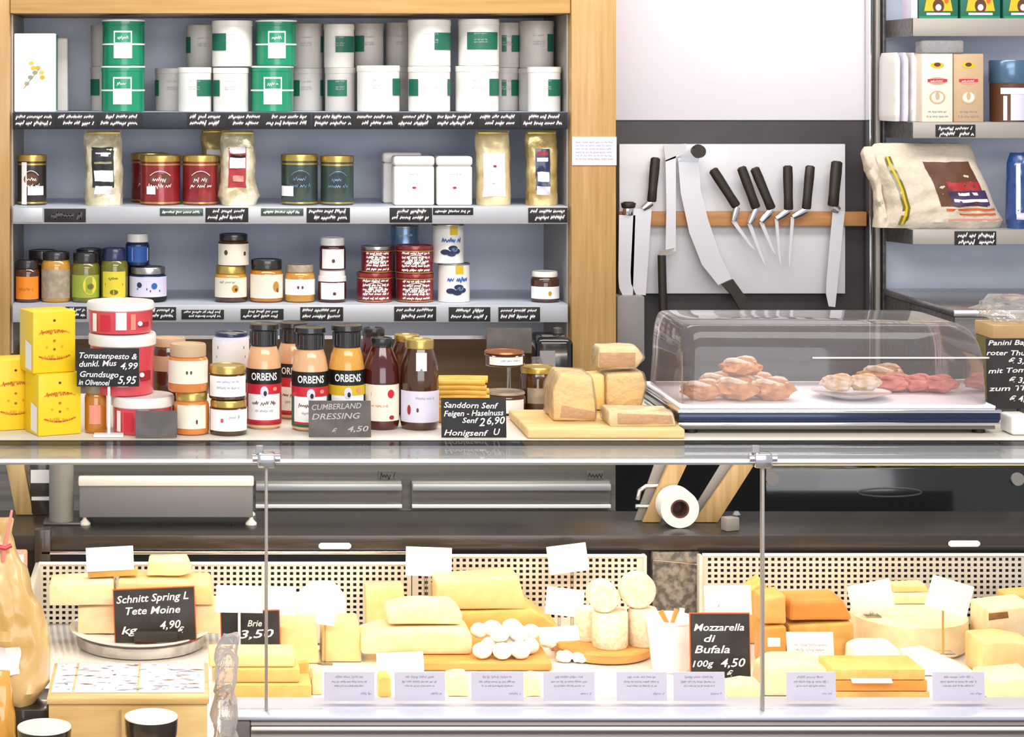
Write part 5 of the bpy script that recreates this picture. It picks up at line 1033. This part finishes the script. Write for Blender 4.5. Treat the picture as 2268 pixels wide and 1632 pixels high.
chs('low white cheese at the bottom right corner', [(2192, 1548), (2196, 1508), (2300, 1500), (2300, 1548)], 4.07, .1, 'cheesew')
z = ZD+.0008
for k, (a, b, s) in enumerate([(1842, 2060, 'lowest golden cheese slice of the stack at the front right'), (1850, 2055, 'middle golden cheese slice of the stack at the front right'), (1846, 2050, 'top golden cheese slice of the stack at the front right')]):
    Y = 4.06; w = (b-a)*Y/F/2; t = thing('cheese_slice', s, 'cheese', (X((a+b)/2, Y), Y, z), 0, 'golden cheese slices'); MB().box(-w, w, 0, .10, 0, .021, 'cheesey' if k != 1 else 'cheeseo', .003, 2).obj('cheese', t); z += .0215
card('blank white card lying on the golden slices at the front right', 1888, 1978, 1486, 1512, 4.05, roll=0, rx=60, zb=z+.001)
card('white price card beside the log cheese at the front of the wooden board', 836, 940, 1446, 1496, 4.20, roll=-2, rx=14, zb=ZD+.001)
for k, (a, b, t_, Y, mt, s) in enumerate([(690, 716, 1486, 4.11, 'cheesew', 'left of the first grey card'), (838, 868, 1498, 4.09, 'cheesey', 'between the first two grey cards'), (990, 1040, 1494, 4.10, 'cheesew', 'between the second and third grey cards'),
        (1164, 1200, 1500, 4.10, 'cheesew', 'between the third and fourth grey cards'), (1330, 1358, 1530, 4.06, 'mozz', 'between the fourth and fifth grey cards'), (1612, 1690, 1512, 4.09, 'cheesew', 'right of the mozzarella board')]):
    chs('small cheese piece at the front '+s, [(a, dpy(Y)), (a+2, t_+6), ((a+b)/2, t_), (b-3, t_+4), (b, dpy(Y))], Y, .05, mt, None, .003, jit=.002)
# -- grey cards on the front ledge
for k, (a, b, s) in enumerate([(718, 830, 'first from the left'), (874, 986, 'second from the left'), (1044, 1160, 'third from the left'), (1204, 1318, 'fourth from the left'), (1366, 1478, 'fifth from the left'), (1492, 1606, 'sixth, overlapping the mozzarella board'), (1742, 1852, 'right of the second glass joint'), (2066, 2182, 'rightmost one')]):
    t = card('pale grey printed card standing on the front ledge, '+s, a, b, 1489, 1552, 3.775, rx=4, zb=.7005, mat='card', nm='info_card', grp='printed cards on the front ledge', scr=[(.22, .78, .2, .07, k), (.15, .85, .36, .06, k+20), (.2, .8, .5, .05, k+40), (.72, .95, .78, .08, k+60)])
# left end pack
t = thing('charcuterie_pack', 'pink and white pack at the far left end of the case', 'pack', (X(18, 4.4), 4.45, ZD+.0008)); MB().box(-.04, .035, -.02, .02, 0, Z(1226, 4.43)-ZD, 'pinkish', .004).obj('pack', t); MB().box(-.036, .03, -.0212, -.0205, .17, .2, 'paper').obj('paper_label', t); MB().box(.0, .03, -.022, -.0215, .15, .162, 'red').obj('red_print', t)

# ================= FRONT LEFT DISPLAY =================
ZF = .66
fs_ = thing('front_table', 'low wooden table in front of the case at the left', 'table', (X(150, 3.4), 3.37, 0))
MB().box(-.5, X(486, 3.66)-X(150, 3.4), -.35, .31, ZF-.03, ZF, 'paleboard', .003).obj('tabletop', fs_)
for x in (-.46, .18):
    for y in (-.31, .27): MB().box(x-.02, x+.02, y-.02, y+.02, 0, ZF-.031, 'woodpost', .003).obj('leg', fs_)
cr = thing('wooden_crate', 'pale wooden gift box with a white printed lid in front of the case', 'box', (X(283, 3.4), 3.505, ZF))
w = 176*3.4/F; H = .82-ZF
MB().box(-w, w, -.10, .10, 0, H-.012, 'cratewood', .002).obj('box', cr)
m = MB().box(-w-.003, w+.003, -.104, .104, H-.011, H-.001, 'cratewood', .002); m.obj('lid', cr)
m = MB(); z = H
for a, b in ((-.98, -.72), (-.69, .1), (.13, .97)):
    x0, x1 = a*w, b*w; m.raw([(x0, -.075, z-.0004), (x1, -.075, z-.0004), (x1, .098, z-.0004), (x0, .098, z-.0004)], [[0, 1, 2, 3]], 'card')
rg = random.Random(9)
for k in range(90):
    x = rg.uniform(-.92, .92)*w; y = rg.uniform(-.06, .09); r = rg.uniform(.004, .016); a = rg.uniform(0, 3)
    m.raw([(x+r*math.cos(a), y+.3*r*math.sin(a), z), (x+.25*r*math.sin(a), y-.25*r*math.cos(a), z), (x-r*math.cos(a), y-.3*r*math.sin(a), z), (x-.25*r*math.sin(a), y+.25*r*math.cos(a), z)], [[0, 1, 2, 3]], rg.choice(['taupe', 'plastgrey', 'brownrind', 'inkdim']))
m.obj('printed_lid_paper', cr)
MB().box(-w*.1, -w*.085, -.106, -.1005, 0, H-.02, 'woodpost').obj('batten', cr)
def bigjar(label, px, py, wpx, Y, lab):
    r = wpx/2*Y/F; zt2 = Z(py, Y); h = zt2-ZF; t = thing('preserve_jar', label, 'jar', (X(px, Y), Y, ZF), 0, 'large jars at the front left')
    MB().lathe([(r*.9, 0), (r*.96, .005), (r*.96, h*.8), (r*.9, h*.86), (r*.86, h-.03)], 'brownglass', 40).obj('glass_jar', t)
    MB().lathe([(r*.94, h-.03), (r*.97, h-.028), (r, h-.004), (r, h-.002)], 'darkbrown', 40).obj('lid', t)
    MB().lathe([(r, h-.0019), (r*.99, h), (r*.93, h), (r*.9, h-.001), (.001, h-.001)], 'cream', 40).obj('lid_disc', t)
    MB().patch(r*.96, -r*.9, r*.9, h*.15, h*lab, 'paper', 16).obj('paper_label', t)
bigjar('dark jar with pale lid in front of the wooden gift box', 335, 1585, 118, 3.27, .78); bigjar('dark jar with pale lid at the bottom left corner', 98, 1608, 120, 3.25, .7)
solo(MB().box(-.055, .055, -.06, .06, 0, .13, 'darkbrown', .003), 'display_block', 'dark block under the amber gift bag', 'block', (X(40, 3.5), 3.50, ZF))
zg = ZF+.1305; s = 3.45/F; gx = lambda p: (p-40)*s; gz = lambda p: Z(p, 3.45)-zg
t = thing('gift_bag', 'amber cellophane gift bag tied with a ribbon at the far left', 'bag', (X(40, 3.45), 3.50, zg))
pr = [(0, gx(-30), gx(78), .05), (gz(1530), gx(-40), gx(104), .06), (gz(1430), gx(-45), gx(109), .06), (gz(1390), gx(-45), gx(98), .055), (gz(1300), gx(-40), gx(62), .045), (gz(1230), gx(-30), gx(28), .03), (gz(1205), gx(-20), gx(18), .014), (gz(1165), gx(-24), gx(25), .02)]
MB().pillow(pr, 'celloamber', .011, 6, 18).obj('bag', t)
MB().pillow(pr, 'paper', .011, 6, 18, (-.9, .15, gz(1490), gz(1430)), .002).obj('paper_label', t)
m = MB(); m.tube([(gx(4), -.032, gz(1250)), (gx(8), -.036, gz(1215)), (gx(16), -.034, gz(1180)), (gx(24), -.03, gz(1135))], [.003, .004, .003, .002], 'pinkish', 8, .4); m.tube([(gx(-10), -.034, gz(1215)), (gx(10), -.036, gz(1218)), (gx(22), -.03, gz(1214))], .004, 'red', 8); m.obj('ribbon', t)
t = thing('gift_bag', 'small orange cellophane bag at the bottom left edge', 'bag', (X(14, 3.3), 3.32, ZF)); MB().pillow([(0, -.035, .02, .025), (.05, -.04, .018, .03), (.12, -.038, .014, .03), (.19, -.03, .008, .02), (.225, -.02, .004, .008)], 'peachy', .008, 4).obj('bag', t)
solo(MB().pillow([(0, -.012, .022, .03), (.05, -.016, .026, .05), (.12, -.014, .024, .05), (.2, -.01, .026, .03), (.235, .0, .03, .01)], 'crinkle', .02, 8, 16), 'cellophane_wrap', 'crumpled clear cellophane at the right side of the wooden gift box', 'wrap', (X(463, 3.45)+.022, 3.50, ZF+.0005))
